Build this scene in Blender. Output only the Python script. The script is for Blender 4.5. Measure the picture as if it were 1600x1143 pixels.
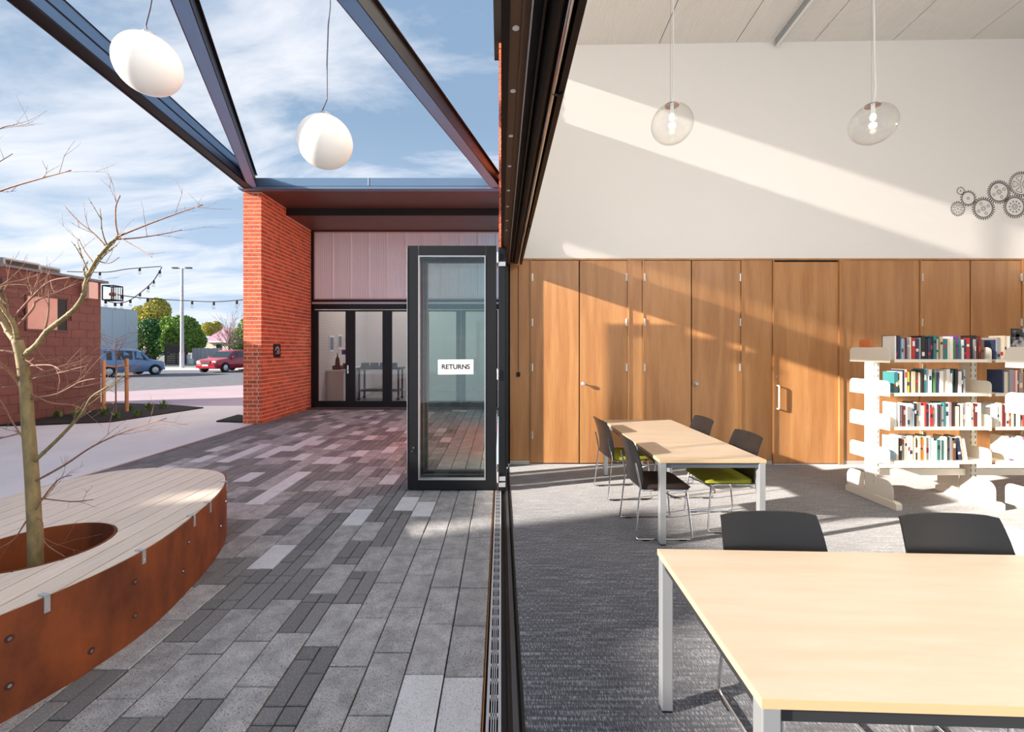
import bpy, bmesh, math, random
from mathutils import Vector, Matrix, noise as mnoise
R = random.Random(11)
for o in list(bpy.data.objects): bpy.data.objects.remove(o)
SC = bpy.context.scene
COL = SC.collection

# ------------------------------------------------------------------ camera
F, CU, CV, EYE = 685.0, 783.0, 544.0, 1.65          # focal length and principal point for a 1600x1143 frame
cd = bpy.data.cameras.new('camera'); cam = bpy.data.objects.new('camera', cd); COL.objects.link(cam)
cam.location = (0, 0, EYE); cam.rotation_euler = (math.pi/2, 0, 0)
cd.sensor_width = 36.0; cd.lens = F/1600*36; cd.clip_start = .02; cd.clip_end = 600
cd.shift_x = (800-CU)/1600; cd.shift_y = (CV-571.5)/1600
SC.camera = cam
SC.cycles.transparent_max_bounces = 32

# ------------------------------------------------------------------ view, sun, sky
SC.view_settings.view_transform = 'Standard'; SC.view_settings.look = 'None'
SC.view_settings.gamma = 1; SC.view_settings.use_curve_mapping = False
SC.view_settings.exposure = 0.6
SUN_DIR = Vector((1, .30, -.33))
sd = bpy.data.lights.new('sun', 'SUN'); sun = bpy.data.objects.new('sun', sd); COL.objects.link(sun)
sd.energy = 9.0; sd.color = (1, .90, .79); sd.angle = math.radians(1.0)
sun.rotation_euler = SUN_DIR.to_track_quat('-Z', 'Y').to_euler(); sun.location = (-20, -6, 12)

def lin(c):
    return tuple(((x/255)/12.92 if x/255 <= .04045 else ((x/255+.055)/1.055)**2.4) for x in c) + (1,)

W = bpy.data.worlds.new('sky'); SC.world = W; W.use_nodes = True
nt = W.node_tree; nt.nodes.clear()
def N(nt, t, **kw):
    n = nt.nodes.new(t)
    for k, v in kw.items():
        if k.startswith('i_'):
            key = k[2:]; key = int(key) if key.isdigit() else key.replace('_', ' ')
            n.inputs[key].default_value = v
        else: setattr(n, k, v)
    return n
def L(nt, a, b): nt.links.new(a, b)
def ramp(nt, stops, interp='LINEAR'):
    n = nt.nodes.new('ShaderNodeValToRGB'); cr = n.color_ramp; cr.interpolation = interp
    while len(cr.elements) < len(stops): cr.elements.new(.5)
    for e, (p, c) in zip(cr.elements, stops):
        e.position = p; e.color = c if len(c) == 4 else (*c, 1)
    return n
tc = N(nt, 'ShaderNodeTexCoord'); sep = N(nt, 'ShaderNodeSeparateXYZ'); L(nt, tc.outputs['Generated'], sep.inputs[0])
zc = N(nt, 'ShaderNodeMath', operation='MAXIMUM', i_1=0.0); L(nt, sep.outputs['Z'], zc.inputs[0])
za = N(nt, 'ShaderNodeMath', operation='ADD', i_1=.22); L(nt, zc.outputs[0], za.inputs[0])
dx = N(nt, 'ShaderNodeMath', operation='DIVIDE'); L(nt, sep.outputs['X'], dx.inputs[0]); L(nt, za.outputs[0], dx.inputs[1])
dy = N(nt, 'ShaderNodeMath', operation='DIVIDE'); L(nt, sep.outputs['Y'], dy.inputs[0]); L(nt, za.outputs[0], dy.inputs[1])
cb = N(nt, 'ShaderNodeCombineXYZ'); L(nt, dx.outputs[0], cb.inputs[0]); L(nt, dy.outputs[0], cb.inputs[1])
mp = N(nt, 'ShaderNodeMapping'); mp.inputs['Rotation'].default_value = (0, 0, math.radians(28)); mp.inputs['Scale'].default_value = (.75, 1.7, 1)
mp.inputs['Location'].default_value = (3.1, 1.3, 0)
L(nt, cb.outputs[0], mp.inputs['Vector'])
nz = N(nt, 'ShaderNodeTexNoise', i_Scale=1.7, i_Detail=9.0, i_Roughness=.58, i_Distortion=.5); L(nt, mp.outputs[0], nz.inputs['Vector'])
cov = N(nt, 'ShaderNodeMath', operation='MULTIPLY_ADD', i_1=-.20, i_2=.0); L(nt, sep.outputs['X'], cov.inputs[0])
cs = N(nt, 'ShaderNodeMath', operation='ADD'); L(nt, nz.outputs['Fac'], cs.inputs[0]); L(nt, cov.outputs[0], cs.inputs[1])
cr = ramp(nt, [(.53, (0, 0, 0)), (.66, (.5, .5, .5)), (.84, (1, 1, 1))]); L(nt, cs.outputs[0], cr.inputs[0])
gr = ramp(nt, [(0, lin((200, 212, 226))), (.12, lin((168, 190, 214))), (.45, lin((131, 156, 184))), (1, lin((110, 138, 172)))])
L(nt, zc.outputs[0], gr.inputs[0])
mx = N(nt, 'ShaderNodeMix', data_type='RGBA'); L(nt, cr.outputs[0], mx.inputs[0]); L(nt, gr.outputs[0], mx.inputs[6])
mx.inputs[7].default_value = (.80, .80, .83, 1)
bg = N(nt, 'ShaderNodeBackground', i_Strength=.92); L(nt, mx.outputs[2], bg.inputs[0])
wo = N(nt, 'ShaderNodeOutputWorld'); L(nt, bg.outputs[0], wo.inputs[0])

# ------------------------------------------------------------------ helpers: pixel to point at a known depth
def at(u, v, Y): return Vector(((u-CU)*Y/F, Y, EYE-(v-CV)*Y/F))
def gnd(u, v, z=0.0):
    Y = (EYE-z)*F/(v-CV); return Vector(((u-CU)*Y/F, Y, z))

# ------------------------------------------------------------------ materials
MATS = {}
def mat(name, col, rough=.55, metal=0.0, var=0.0, col2=None, nscale=None, namt=.5, stretch=(1, 1, 1), detail=4.0, bump=0.0, bscale=None,
        spec=.5, emit=None, estr=0.0, contrast=(.35, .65), coat=0.0):
    if name in MATS: return MATS[name]
    m = bpy.data.materials.new(name); m.use_nodes = True; t = m.node_tree; b = t.nodes['Principled BSDF']
    c1 = lin(col); b.inputs['Roughness'].default_value = rough; b.inputs['Metallic'].default_value = metal
    b.inputs['Specular IOR Level'].default_value = spec; b.inputs['Coat Weight'].default_value = coat
    src = None
    rgb = N(t, 'ShaderNodeRGB'); rgb.outputs[0].default_value = c1; src = rgb.outputs[0]
    tcn = N(t, 'ShaderNodeTexCoord')
    if nscale:
        mpn = N(t, 'ShaderNodeMapping'); mpn.inputs['Scale'].default_value = stretch
        oi = N(t, 'ShaderNodeObjectInfo')
        addv = N(t, 'ShaderNodeVectorMath', operation='ADD'); mul = N(t, 'ShaderNodeMath', operation='MULTIPLY', i_1=37.0)
        L(t, oi.outputs['Random'], mul.inputs[0]); L(t, tcn.outputs['Object'], addv.inputs[0]); L(t, mul.outputs[0], addv.inputs[1])
        L(t, addv.outputs[0], mpn.inputs[0])
        nn = N(t, 'ShaderNodeTexNoise', i_Scale=nscale, i_Detail=detail, i_Roughness=.6); L(t, mpn.outputs[0], nn.inputs['Vector'])
        rp = ramp(t, [(contrast[0], (0, 0, 0)), (contrast[1], (1, 1, 1))]); L(t, nn.outputs['Fac'], rp.inputs[0])
        mm = N(t, 'ShaderNodeMath', operation='MULTIPLY', i_1=namt); L(t, rp.outputs[0], mm.inputs[0])
        mc = N(t, 'ShaderNodeMix', data_type='RGBA'); L(t, mm.outputs[0], mc.inputs[0]); L(t, src, mc.inputs[6])
        mc.inputs[7].default_value = lin(col2) if col2 else tuple(x*.5 for x in c1[:3])+(1,)
        src = mc.outputs[2]
        if bump:
            bn = N(t, 'ShaderNodeBump', i_Strength=bump, i_Distance=.004)
            if bscale:
                n2 = N(t, 'ShaderNodeTexNoise', i_Scale=bscale, i_Detail=3.0); L(t, tcn.outputs['Object'], n2.inputs['Vector']); L(t, n2.outputs['Fac'], bn.inputs['Height'])
            else: L(t, nn.outputs['Fac'], bn.inputs['Height'])
            L(t, bn.outputs[0], b.inputs['Normal'])
    if var:
        oi2 = N(t, 'ShaderNodeObjectInfo'); ge = N(t, 'ShaderNodeNewGeometry')
        ad = N(t, 'ShaderNodeMath', operation='ADD'); L(t, oi2.outputs['Random'], ad.inputs[0]); L(t, ge.outputs['Random Per Island'], ad.inputs[1])
        fr = N(t, 'ShaderNodeMath', operation='FRACT'); L(t, ad.outputs[0], fr.inputs[0])
        mr = N(t, 'ShaderNodeMapRange', i_3=1-var, i_4=1+var); L(t, fr.outputs[0], mr.inputs[0])
        hv = N(t, 'ShaderNodeHueSaturation'); L(t, mr.outputs[0], hv.inputs['Value']); L(t, src, hv.inputs['Color']); src = hv.outputs[0]
    L(t, src, b.inputs['Base Color'])
    if emit: b.inputs['Emission Color'].default_value = lin(emit); b.inputs['Emission Strength'].default_value = estr
    MATS[name] = m; return m

def glass(name, tint=(1, 1, 1), ior=1.5, boost=1.0, rough=0.0, body=0.0, bodycol=(220, 225, 230)):
    if name in MATS: return MATS[name]
    m = bpy.data.materials.new(name); m.use_nodes = True; t = m.node_tree; t.nodes.clear()
    tr = N(t, 'ShaderNodeBsdfTransparent'); tr.inputs[0].default_value = (*tint, 1)
    gl = N(t, 'ShaderNodeBsdfGlossy', i_Roughness=rough)
    lw = N(t, 'ShaderNodeLayerWeight', i_Blend=.5); pw_ = N(t, 'ShaderNodeMath', operation='POWER', i_1=ior*2.6); L(t, lw.outputs['Facing'], pw_.inputs[0])
    mu = N(t, 'ShaderNodeMath', operation='MULTIPLY_ADD', i_1=.9, i_2=.045*boost, use_clamp=True); L(t, pw_.outputs[0], mu.inputs[0])
    ms = N(t, 'ShaderNodeMixShader'); L(t, mu.outputs[0], ms.inputs[0]); L(t, tr.outputs[0], ms.inputs[1]); L(t, gl.outputs[0], ms.inputs[2])
    out = N(t, 'ShaderNodeOutputMaterial'); last = ms.outputs[0]
    if body:
        tl = N(t, 'ShaderNodeBsdfTranslucent'); tl.inputs[0].default_value = lin(bodycol)
        df = N(t, 'ShaderNodeBsdfDiffuse'); df.inputs[0].default_value = lin(bodycol)
        m1 = N(t, 'ShaderNodeMixShader', i_0=.5); L(t, tl.outputs[0], m1.inputs[1]); L(t, df.outputs[0], m1.inputs[2])
        m2 = N(t, 'ShaderNodeMixShader', i_0=body); L(t, last, m2.inputs[1]); L(t, m1.outputs[0], m2.inputs[2]); last = m2.outputs[0]
    L(t, last, out.inputs[0]); MATS[name] = m; return m

def oak():
    if 'oak_veneer' in MATS: return MATS['oak_veneer']
    m = bpy.data.materials.new('oak_veneer'); m.use_nodes = True; t = m.node_tree; b = t.nodes['Principled BSDF']
    tcn = N(t, 'ShaderNodeTexCoord'); oi = N(t, 'ShaderNodeObjectInfo'); mul = N(t, 'ShaderNodeMath', operation='MULTIPLY', i_1=53.0); L(t, oi.outputs['Random'], mul.inputs[0])
    addv = N(t, 'ShaderNodeVectorMath', operation='ADD'); L(t, tcn.outputs['Object'], addv.inputs[0]); L(t, mul.outputs[0], addv.inputs[1])
    mp1 = N(t, 'ShaderNodeMapping'); mp1.inputs['Scale'].default_value = (1, 1, .10); L(t, addv.outputs[0], mp1.inputs[0])
    nd = N(t, 'ShaderNodeTexNoise', i_Scale=3.0, i_Detail=2.0); L(t, mp1.outputs[0], nd.inputs['Vector'])
    fm = N(t, 'ShaderNodeMath', operation='MULTIPLY', i_1=26.0); L(t, nd.outputs['Fac'], fm.inputs[0])
    sn = N(t, 'ShaderNodeMath', operation='SINE'); L(t, fm.outputs[0], sn.inputs[0])
    mp2 = N(t, 'ShaderNodeMapping'); mp2.inputs['Scale'].default_value = (1, 1, .03); L(t, addv.outputs[0], mp2.inputs[0])
    nf = N(t, 'ShaderNodeTexNoise', i_Scale=140.0, i_Detail=3.0); L(t, mp2.outputs[0], nf.inputs['Vector'])
    r1 = ramp(t, [(.0, lin((181, 127, 78))), (1, lin((196, 143, 92)))])
    mr = N(t, 'ShaderNodeMapRange', i_1=-1.0, i_2=1.0); L(t, sn.outputs[0], mr.inputs[0]); L(t, mr.outputs[0], r1.inputs[0])
    r2 = ramp(t, [(.3, (.80, .76, .70)), (.6, (1, 1, 1))]); L(t, nf.outputs['Fac'], r2.inputs[0])
    mx = N(t, 'ShaderNodeMix', data_type='RGBA', blend_type='MULTIPLY', i_0=.75); L(t, r1.outputs[0], mx.inputs[6]); L(t, r2.outputs[0], mx.inputs[7])
    ml = N(t, 'ShaderNodeMapRange', i_3=.93, i_4=1.07); L(t, oi.outputs['Random'], ml.inputs[0])
    hs = N(t, 'ShaderNodeHueSaturation'); L(t, ml.outputs[0], hs.inputs['Value']); L(t, mx.outputs[2], hs.inputs['Color'])
    L(t, hs.outputs[0], b.inputs['Base Color']); b.inputs['Roughness'].default_value = .38
    MATS['oak_veneer'] = m; return m

def carpet():
    m = bpy.data.materials.new('carpet'); m.use_nodes = True; t = m.node_tree; b = t.nodes['Principled BSDF']
    tcn = N(t, 'ShaderNodeTexCoord')
    mp1 = N(t, 'ShaderNodeMapping'); mp1.inputs['Scale'].default_value = (220, 34, 1); L(t, tcn.outputs['Object'], mp1.inputs[0])
    n1 = N(t, 'ShaderNodeTexNoise', i_Scale=1.0, i_Detail=2.0); L(t, mp1.outputs[0], n1.inputs['Vector'])
    mp2 = N(t, 'ShaderNodeMapping'); mp2.inputs['Scale'].default_value = (4, 55, 1); L(t, tcn.outputs['Object'], mp2.inputs[0])
    n2 = N(t, 'ShaderNodeTexNoise', i_Scale=1.0, i_Detail=3.0); L(t, mp2.outputs[0], n2.inputs['Vector'])
    ad = N(t, 'ShaderNodeMath', operation='MULTIPLY_ADD', i_1=.55); L(t, n2.outputs['Fac'], ad.inputs[0]); L(t, n1.outputs['Fac'], ad.inputs[2])
    rp = ramp(t, [(.55, lin((30, 32, 40))), (.80, lin((72, 76, 87))), (1.0, lin((160, 162, 170)))]); L(t, ad.outputs[0], rp.inputs[0])
    L(t, rp.outputs[0], b.inputs['Base Color']); b.inputs['Roughness'].default_value = .95; b.inputs['Specular IOR Level'].default_value = .1
    b.inputs['Sheen Weight'].default_value = .6
    bn = N(t, 'ShaderNodeBump', i_Strength=.8, i_Distance=.004); L(t, n1.outputs['Fac'], bn.inputs['Height']); L(t, bn.outputs[0], b.inputs['Normal'])
    return m

def paver_mat(name, base, light, dark, var):
    m = bpy.data.materials.new(name); m.use_nodes = True; t = m.node_tree; b = t.nodes['Principled BSDF']
    tcn = N(t, 'ShaderNodeTexCoord'); oi = N(t, 'ShaderNodeObjectInfo'); ge = N(t, 'ShaderNodeNewGeometry')
    n1 = N(t, 'ShaderNodeTexNoise', i_Scale=7.0, i_Detail=6.0, i_Roughness=.65); L(t, tcn.outputs['Object'], n1.inputs['Vector'])
    n2 = N(t, 'ShaderNodeTexNoise', i_Scale=170.0, i_Detail=2.0); L(t, tcn.outputs['Object'], n2.inputs['Vector'])
    r1 = ramp(t, [(.38, lin(base)), (.72, lin(light))]); L(t, n1.outputs['Fac'], r1.inputs[0])
    r2 = ramp(t, [(.36, (1, 1, 1)), (.46, (0, 0, 0)), (.60, (0, 0, 0)), (.72, (.5, .5, .5))]); L(t, n2.outputs['Fac'], r2.inputs[0])
    mx = N(t, 'ShaderNodeMix', data_type='RGBA'); L(t, r2.outputs[0], mx.inputs[0]); L(t, r1.outputs[0], mx.inputs[6]); mx.inputs[7].default_value = lin(dark)
    ad = N(t, 'ShaderNodeMath', operation='ADD'); L(t, oi.outputs['Random'], ad.inputs[0]); L(t, ge.outputs['Random Per Island'], ad.inputs[1])
    fr = N(t, 'ShaderNodeMath', operation='FRACT'); L(t, ad.outputs[0], fr.inputs[0]); mr = N(t, 'ShaderNodeMapRange', i_3=1-var, i_4=1+var); L(t, fr.outputs[0], mr.inputs[0])
    hv = N(t, 'ShaderNodeHueSaturation'); L(t, mr.outputs[0], hv.inputs['Value']); L(t, mx.outputs[2], hv.inputs['Color']); L(t, hv.outputs[0], b.inputs['Base Color'])
    b.inputs['Roughness'].default_value = .85; bn = N(t, 'ShaderNodeBump', i_Strength=.5, i_Distance=.002); L(t, n2.outputs['Fac'], bn.inputs['Height']); L(t, bn.outputs[0], b.inputs['Normal'])
    return m

def fluted(name, col, freq, axis=0, amt=.2, rough=.25, trans=0.0):
    m = bpy.data.materials.new(name); m.use_nodes = True; t = m.node_tree; b = t.nodes['Principled BSDF']
    tcn = N(t, 'ShaderNodeTexCoord'); sp = N(t, 'ShaderNodeSeparateXYZ'); L(t, tcn.outputs['Object'], sp.inputs[0])
    mu = N(t, 'ShaderNodeMath', operation='MULTIPLY', i_1=freq*2*math.pi); L(t, sp.outputs[axis], mu.inputs[0])
    sn = N(t, 'ShaderNodeMath', operation='SINE'); L(t, mu.outputs[0], sn.inputs[0])
    mr = N(t, 'ShaderNodeMapRange', i_1=-1.0, i_2=1.0, i_3=1-amt, i_4=1.0); L(t, sn.outputs[0], mr.inputs[0])
    hs = N(t, 'ShaderNodeHueSaturation'); hs.inputs['Color'].default_value = lin(col); L(t, mr.outputs[0], hs.inputs['Value'])
    L(t, hs.outputs[0], b.inputs['Base Color']); b.inputs['Roughness'].default_value = rough
    bn = N(t, 'ShaderNodeBump', i_Strength=.4, i_Distance=.005); L(t, sn.outputs[0], bn.inputs['Height']); L(t, bn.outputs[0], b.inputs['Normal'])
    if trans: b.inputs['Transmission Weight'].default_value = trans
    MATS[name] = m; return m

# ------------------------------------------------------------------ mesh builder
class MB:
    def __init__(s): s.v = []; s.f = []; s.m = []; s.cur = 0
    def add(s, vs, fs):
        o = len(s.v); s.v += [tuple(p) for p in vs]
        for f in fs: s.f.append([i+o for i in f]); s.m.append(s.cur)
        return s
    def box(s, x0, x1, y0, y1, z0, z1):
        return s.add([(x0,y0,z0),(x1,y0,z0),(x1,y1,z0),(x0,y1,z0),(x0,y0,z1),(x1,y0,z1),(x1,y1,z1),(x0,y1,z1)],
                     [(3,2,1,0),(4,5,6,7),(0,1,5,4),(1,2,6,5),(2,3,7,6),(3,0,4,7)])
    def cbox(s, x0, x1, y0, y1, z0, z1, c):     # box with chamfered top edge
        return s.add([(x0,y0,z0),(x1,y0,z0),(x1,y1,z0),(x0,y1,z0),(x0,y0,z1-c),(x1,y0,z1-c),(x1,y1,z1-c),(x0,y1,z1-c),
                      (x0+c,y0+c,z1),(x1-c,y0+c,z1),(x1-c,y1-c,z1),(x0+c,y1-c,z1)],
                     [(0,1,5,4),(1,2,6,5),(2,3,7,6),(3,0,4,7),(4,5,9,8),(5,6,10,9),(6,7,11,10),(7,4,8,11),(8,9,10,11)])
    def obox(s, c, ax, hx, hy, hz):             # oriented box: ax = 3 unit vectors
        c = Vector(c); X, Y, Z = [Vector(a) for a in ax]
        vs = [c+X*hx*a+Y*hy*b+Z*hz*d for d in (-1, 1) for a, b in ((-1,-1),(1,-1),(1,1),(-1,1))]
        return s.add(vs, [(3,2,1,0),(4,5,6,7),(0,1,5,4),(1,2,6,5),(2,3,7,6),(3,0,4,7)])
    def beam(s, a, b, w, h, up=(0, 0, 1)):
        a, b = Vector(a), Vector(b); d = (b-a); ln = d.length; d.normalize(); x = d.cross(Vector(up)).normalized(); z = x.cross(d)
        return s.obox((a+b)/2, (x, d, z), w/2, ln/2, h/2)
    def tube(s, pts, r, n=8, cap=True):
        pts = [Vector(p) for p in pts]; rs = r if isinstance(r, (list, tuple)) else [r]*len(pts)
        rings = []; up = None
        for i, p in enumerate(pts):
            d = (pts[min(i+1, len(pts)-1)]-pts[max(i-1, 0)])
            if d.length < 1e-9: d = Vector((0, 0, 1))
            d.normalize()
            if up is None: up = Vector((0, 0, 1)) if abs(d.z) < .9 else Vector((1, 0, 0))
            x = d.cross(up)
            if x.length < 1e-4: x = d.cross(Vector((.3, 1, .2)))
            x.normalize(); y = x.cross(d); up = y
            rings.append([p+x*math.cos(2*math.pi*k/n)*rs[i]+y*math.sin(2*math.pi*k/n)*rs[i] for k in range(n)])
        vs = [q for rg in rings for q in rg]; fs = []
        for i in range(len(pts)-1):
            for k in range(n): fs.append((i*n+k, i*n+(k+1) % n, (i+1)*n+(k+1) % n, (i+1)*n+k))
        if cap: fs.append(tuple(range(n))[::-1]); fs.append(tuple((len(pts)-1)*n+k for k in range(n)))
        return s.add(vs, fs)
    def lathe(s, prof, n=24, c=(0, 0, 0), axis='z'):
        vs = []
        for r, z in prof:
            for k in range(n):
                a = 2*math.pi*k/n; x, y = r*math.cos(a), r*math.sin(a)
                p = {'z': (x, y, z), 'y': (x, z, y), 'x': (z, x, y)}[axis]
                vs.append((p[0]+c[0], p[1]+c[1], p[2]+c[2]))
        fs = []
        for i in range(len(prof)-1):
            for k in range(n): fs.append((i*n+k, i*n+(k+1) % n, (i+1)*n+(k+1) % n, (i+1)*n+k))
        return s.add(vs, fs)
    def cyl(s, c, r, h, n=16, axis='z'): return s.lathe([(0.0001, 0), (r, 0), (r, h), (0.0001, h)], n, c, axis)
    def sphere(s, c, r, n=20, m=12, sz=1.0): return s.lathe([(max(r*math.sin(math.pi*i/m), 1e-4), -r*sz*math.cos(math.pi*i/m)) for i in range(m+1)], n, c)
    def prism(s, poly, z0, z1):
        n = len(poly)
        return s.add([(x, y, z0) for x, y in poly]+[(x, y, z1) for x, y in poly],
                     [tuple(range(n))[::-1], tuple(range(n, 2*n))]+[(i, (i+1) % n, n+(i+1) % n, n+i) for i in range(n)])
    def plate(s, poly, axis, a0, a1):           # polygon extruded along an axis: 'x' -> (y,z) poly, 'y' -> (x,z) poly
        n = len(poly); q = (lambda p, a: (a, p[0], p[1])) if axis == 'x' else (lambda p, a: (p[0], a, p[1]))
        return s.add([q(p, a0) for p in poly]+[q(p, a1) for p in poly],
                     [tuple(range(n)), tuple(range(n, 2*n))[::-1]]+[(i, n+i, n+(i+1) % n, (i+1) % n) for i in range(n)])
    def mesh(s, name, mats, off=(0, 0, 0), smooth=False):
        me = bpy.data.meshes.new(name); ox, oy, oz = off
        me.from_pydata([(a-ox, b-oy, c-oz) for a, b, c in s.v], [], s.f)
        for mm in (mats if isinstance(mats, (list, tuple)) else [mats]): me.materials.append(mm)
        bm = bmesh.new(); bm.from_mesh(me)
        for f, k in zip(bm.faces, s.m): f.material_index = k; f.smooth = bool(smooth)
        bmesh.ops.recalc_face_normals(bm, faces=bm.faces[:]); bm.to_mesh(me); bm.free()
        if smooth and smooth != 'all':
            me.set_sharp_from_angle(angle=math.radians(40))
        return me
    def build(s, name, mats, parent=None, world=True, smooth=False, bevel=0.0):
        off = (0, 0, 0)
        if parent is not None and world:
            r = parent
            while r.parent: r = r.parent
            off = r.location
        me = s.mesh(name, mats, off, smooth)
        o = bpy.data.objects.new(name, me); COL.objects.link(o); o.parent = parent
        if bevel:
            md = o.modifiers.new('bevel', 'BEVEL'); md.width = bevel; md.segments = 2; md.limit_method = 'ANGLE'
        return o
def tag(o, label, cat, group=None, kind=None):
    o['label'] = label; o['category'] = cat
    if group: o['group'] = group
    if kind: o['kind'] = kind
    return o
def thing(name, label, cat, loc=(0, 0, 0), rz=0.0, group=None, kind=None):
    o = bpy.data.objects.new(name, None); COL.objects.link(o); o.location = loc; o.rotation_euler = (0, 0, rz); o.empty_display_size = .1
    return tag(o, label, cat, group, kind)
def copy_tree(o, parent=None):
    c = o.copy(); COL.objects.link(c); c.parent = parent
    for ch in list(o.children): copy_tree(ch, c)
    return c
def B(x0, x1, y0, y1, z0, z1): return MB().box(x0, x1, y0, y1, z0, z1)
def rrect(w0, w1, h0, h1, r, n=4, corners=(1, 1, 1, 1)):
    pts = []
    for i, (cx, cy, a) in enumerate(((w1-r, h0+r, -90), (w1-r, h1-r, 0), (w0+r, h1-r, 90), (w0+r, h0+r, 180))):
        if not corners[i]:
            pts.append(((w1, h0), (w1, h1), (w0, h1), (w0, h0))[i]); continue
        for k in range(n+1):
            t = math.radians(a+90*k/n); pts.append((cx+r*math.cos(t), cy+r*math.sin(t)))
    return pts

m_white = mat('plaster_white', (243, 241, 238), .85)
m_ceil = fluted('ceiling_panel', (232, 228, 222), 28, 0, .10, .8)
m_black = mat('black_aluminium', (26, 27, 30), .42, .3)
m_dark = mat('dark_metal', (36, 31, 29), .45, .4)
m_brown = mat('bronze_metal', (118, 92, 74), .42, .3)
m_silver = mat('silver_powdercoat', (176, 180, 184), .35, .6)
m_chrome = mat('chrome', (225, 226, 228), .12, 1.0)
m_steel = mat('brushed_steel', (182, 184, 188), .4, .35)
m_blue = mat('blue_grey_steel', (112, 140, 168), .32, .45)
m_beam = mat('beam_blue', (126, 168, 214), .35, .0)
m_rub = mat('black_rubber', (16, 16, 17), .6)
m_oak = oak()
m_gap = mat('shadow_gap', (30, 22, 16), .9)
# ================================================================== THE SETTING: room
YB = 6.25; SB = F/YB
def wx(u): return (u-CU)/SB
def wz(v): return EYE-(v-CV)/SB
ZW = wz(405)                                          # top of the timber wall
XR, YR = 7.75, -4.5
def ceil_z(x, y): return 5.97+.0145*(x-1)-.123*(y-YB)
S = 'structure'
fl = B(.105, XR, YR, YB, -.05, 0).build('floor', carpet()); tag(fl, 'dark blue grey flecked carpet inside the room', 'carpet floor', kind=S)

wb = thing('wall_back', 'tall white plaster wall over oak panels at the back of the room', 'wall', (0, YB, 0), kind=S)
B(.0, XR+.2, YB+.03, YB+.25, 0, 7.0).build('plaster', m_white, wb)
pl = B(.0, XR, YB, YB+.03, ZW+.012, 6.3).build('plaster_face', m_white, wb)
B(.0, XR, YB-.012, YB+.03, ZW-.012, ZW+.012).build('timber_trim', m_oak, wb)
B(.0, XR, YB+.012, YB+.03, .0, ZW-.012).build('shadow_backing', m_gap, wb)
for a, b in ((797, 828), (983, 1003), (1158, 1206), (1318, 1436)):
    B(wx(a), wx(b), YB-.004, YB+.012, .06, ZW-.014).build('wood_panel', m_oak, wb)
for a, b in ((828.4, 830), (980, 982.4), (1003.4, 1005), (1157, 1157.8), (1206.4, 1208.4), (1310, 1316.5), (1436.4, 1437.8), (1595, 1597)):
    B(wx(a), wx(b), YB-.022, YB+.012, 0, ZW-.012).build('door_jamb', m_oak, wb)
B(wx(1597.5), XR, YB-.004, YB+.012, .06, ZW-.014).build('wood_panel', m_oak, wb)
sk = mat('pale_skirting', (196, 190, 184), .5)
bb = thing('baseboard_back', 'pale narrow skirting strip along the foot of the oak wall', 'skirting', (0, YB, 0), kind=S)
for a, b in ((797, 828), (983, 1003), (1158, 1206), (1318, 1436), (1598, 1640)):
    B(wx(a), wx(b), YB-.006, YB+.012, 0, .055).build('skirting_board', sk, bb)
hinge_m = mat('nickel_hinge', (214, 210, 204), .3, .6)
def double_door(n, a, m, b, label, knob=True, hz=(.42, 1.38, 2.02, 2.66)):
    d = thing(f'door_{n}', label, 'door', (wx(m), YB, 0), kind=S)
    for lo, hi, side in ((a, m-.5, -1), (m+.5, b, 1)):
        lf = B(wx(lo)+.004, wx(hi)-.004, YB-.008, YB+.012, .02, ZW-.02).build('door_leaf', m_oak, d)
        hx = wx(lo)+.012 if side < 0 else wx(hi)-.012
        for z in hz:
            h = MB().box(hx-.014, hx+.014, YB-.016, YB-.008, z-.05, z+.05); h.tube([(hx-side*.0, YB-.02, z-.055), (hx, YB-.02, z+.055)], .009, 8)
            h.build('hinge', hinge_m, lf)
        if knob and side > 0:
            k = MB().lathe([(.0001, 0), (.026, 0), (.026, -.006), (.010, -.010), (.010, -.035), (.024, -.042), (.028, -.055), (.022, -.068), (.0001, -.07)], 18, (wx(m)+.05, YB-.008, EYE-(599-CV)/SB), 'y')
            k.build('knob', m_steel, lf, smooth=True)
    return d
double_door(1, 830, 905, 980, 'oak double cupboard door nearest the folding glass doors')
double_door(2, 1005, 1080, 1157, 'oak double cupboard door behind the far table')
double_door(4, 1437.8, 1515, 1595, 'oak double cupboard door behind the white bookcase', knob=False)
d3 = thing('door_3', 'single recessed oak door with a long white pull handle', 'door', (wx(1259), YB, 0), kind=S)
lf = B(wx(1208.6), wx(1309.8), YB+.004, YB+.016, .012, wz(409)).build('door_leaf', m_oak, d3)
hm = mat('white_enamel', (236, 236, 234), .3)
hx = wx(1214); MB().tube([(hx, YB+.004, wz(638)), (hx, YB-.045, wz(638)), (hx, YB-.05, wz(637)), (hx, YB-.05, wz(603)), (hx, YB-.045, wz(602)), (hx, YB+.004, wz(602))], .011, 10).build('pull_handle', hm, lf, smooth=True)
MB().cyl((hx-.01, YB-.004, wz(588)), .018, .008, 14, 'y').build('lock', m_steel, lf)
sw = thing('wall_switch', 'small black switch with a thin vertical cord on the leftmost oak panel', 'switch', (wx(810), YB-.004, wz(584)))
B(wx(810)-.026, wx(810)+.026, YB-.022, YB-.004, wz(588), wz(581)).build('switch_plate', m_rub, sw, bevel=.003)
MB().tube([(wx(810), YB-.007, wz(581)), (wx(810), YB-.007, ZW-.02)], .004, 6).build('conduit', m_dark, sw)

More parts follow.
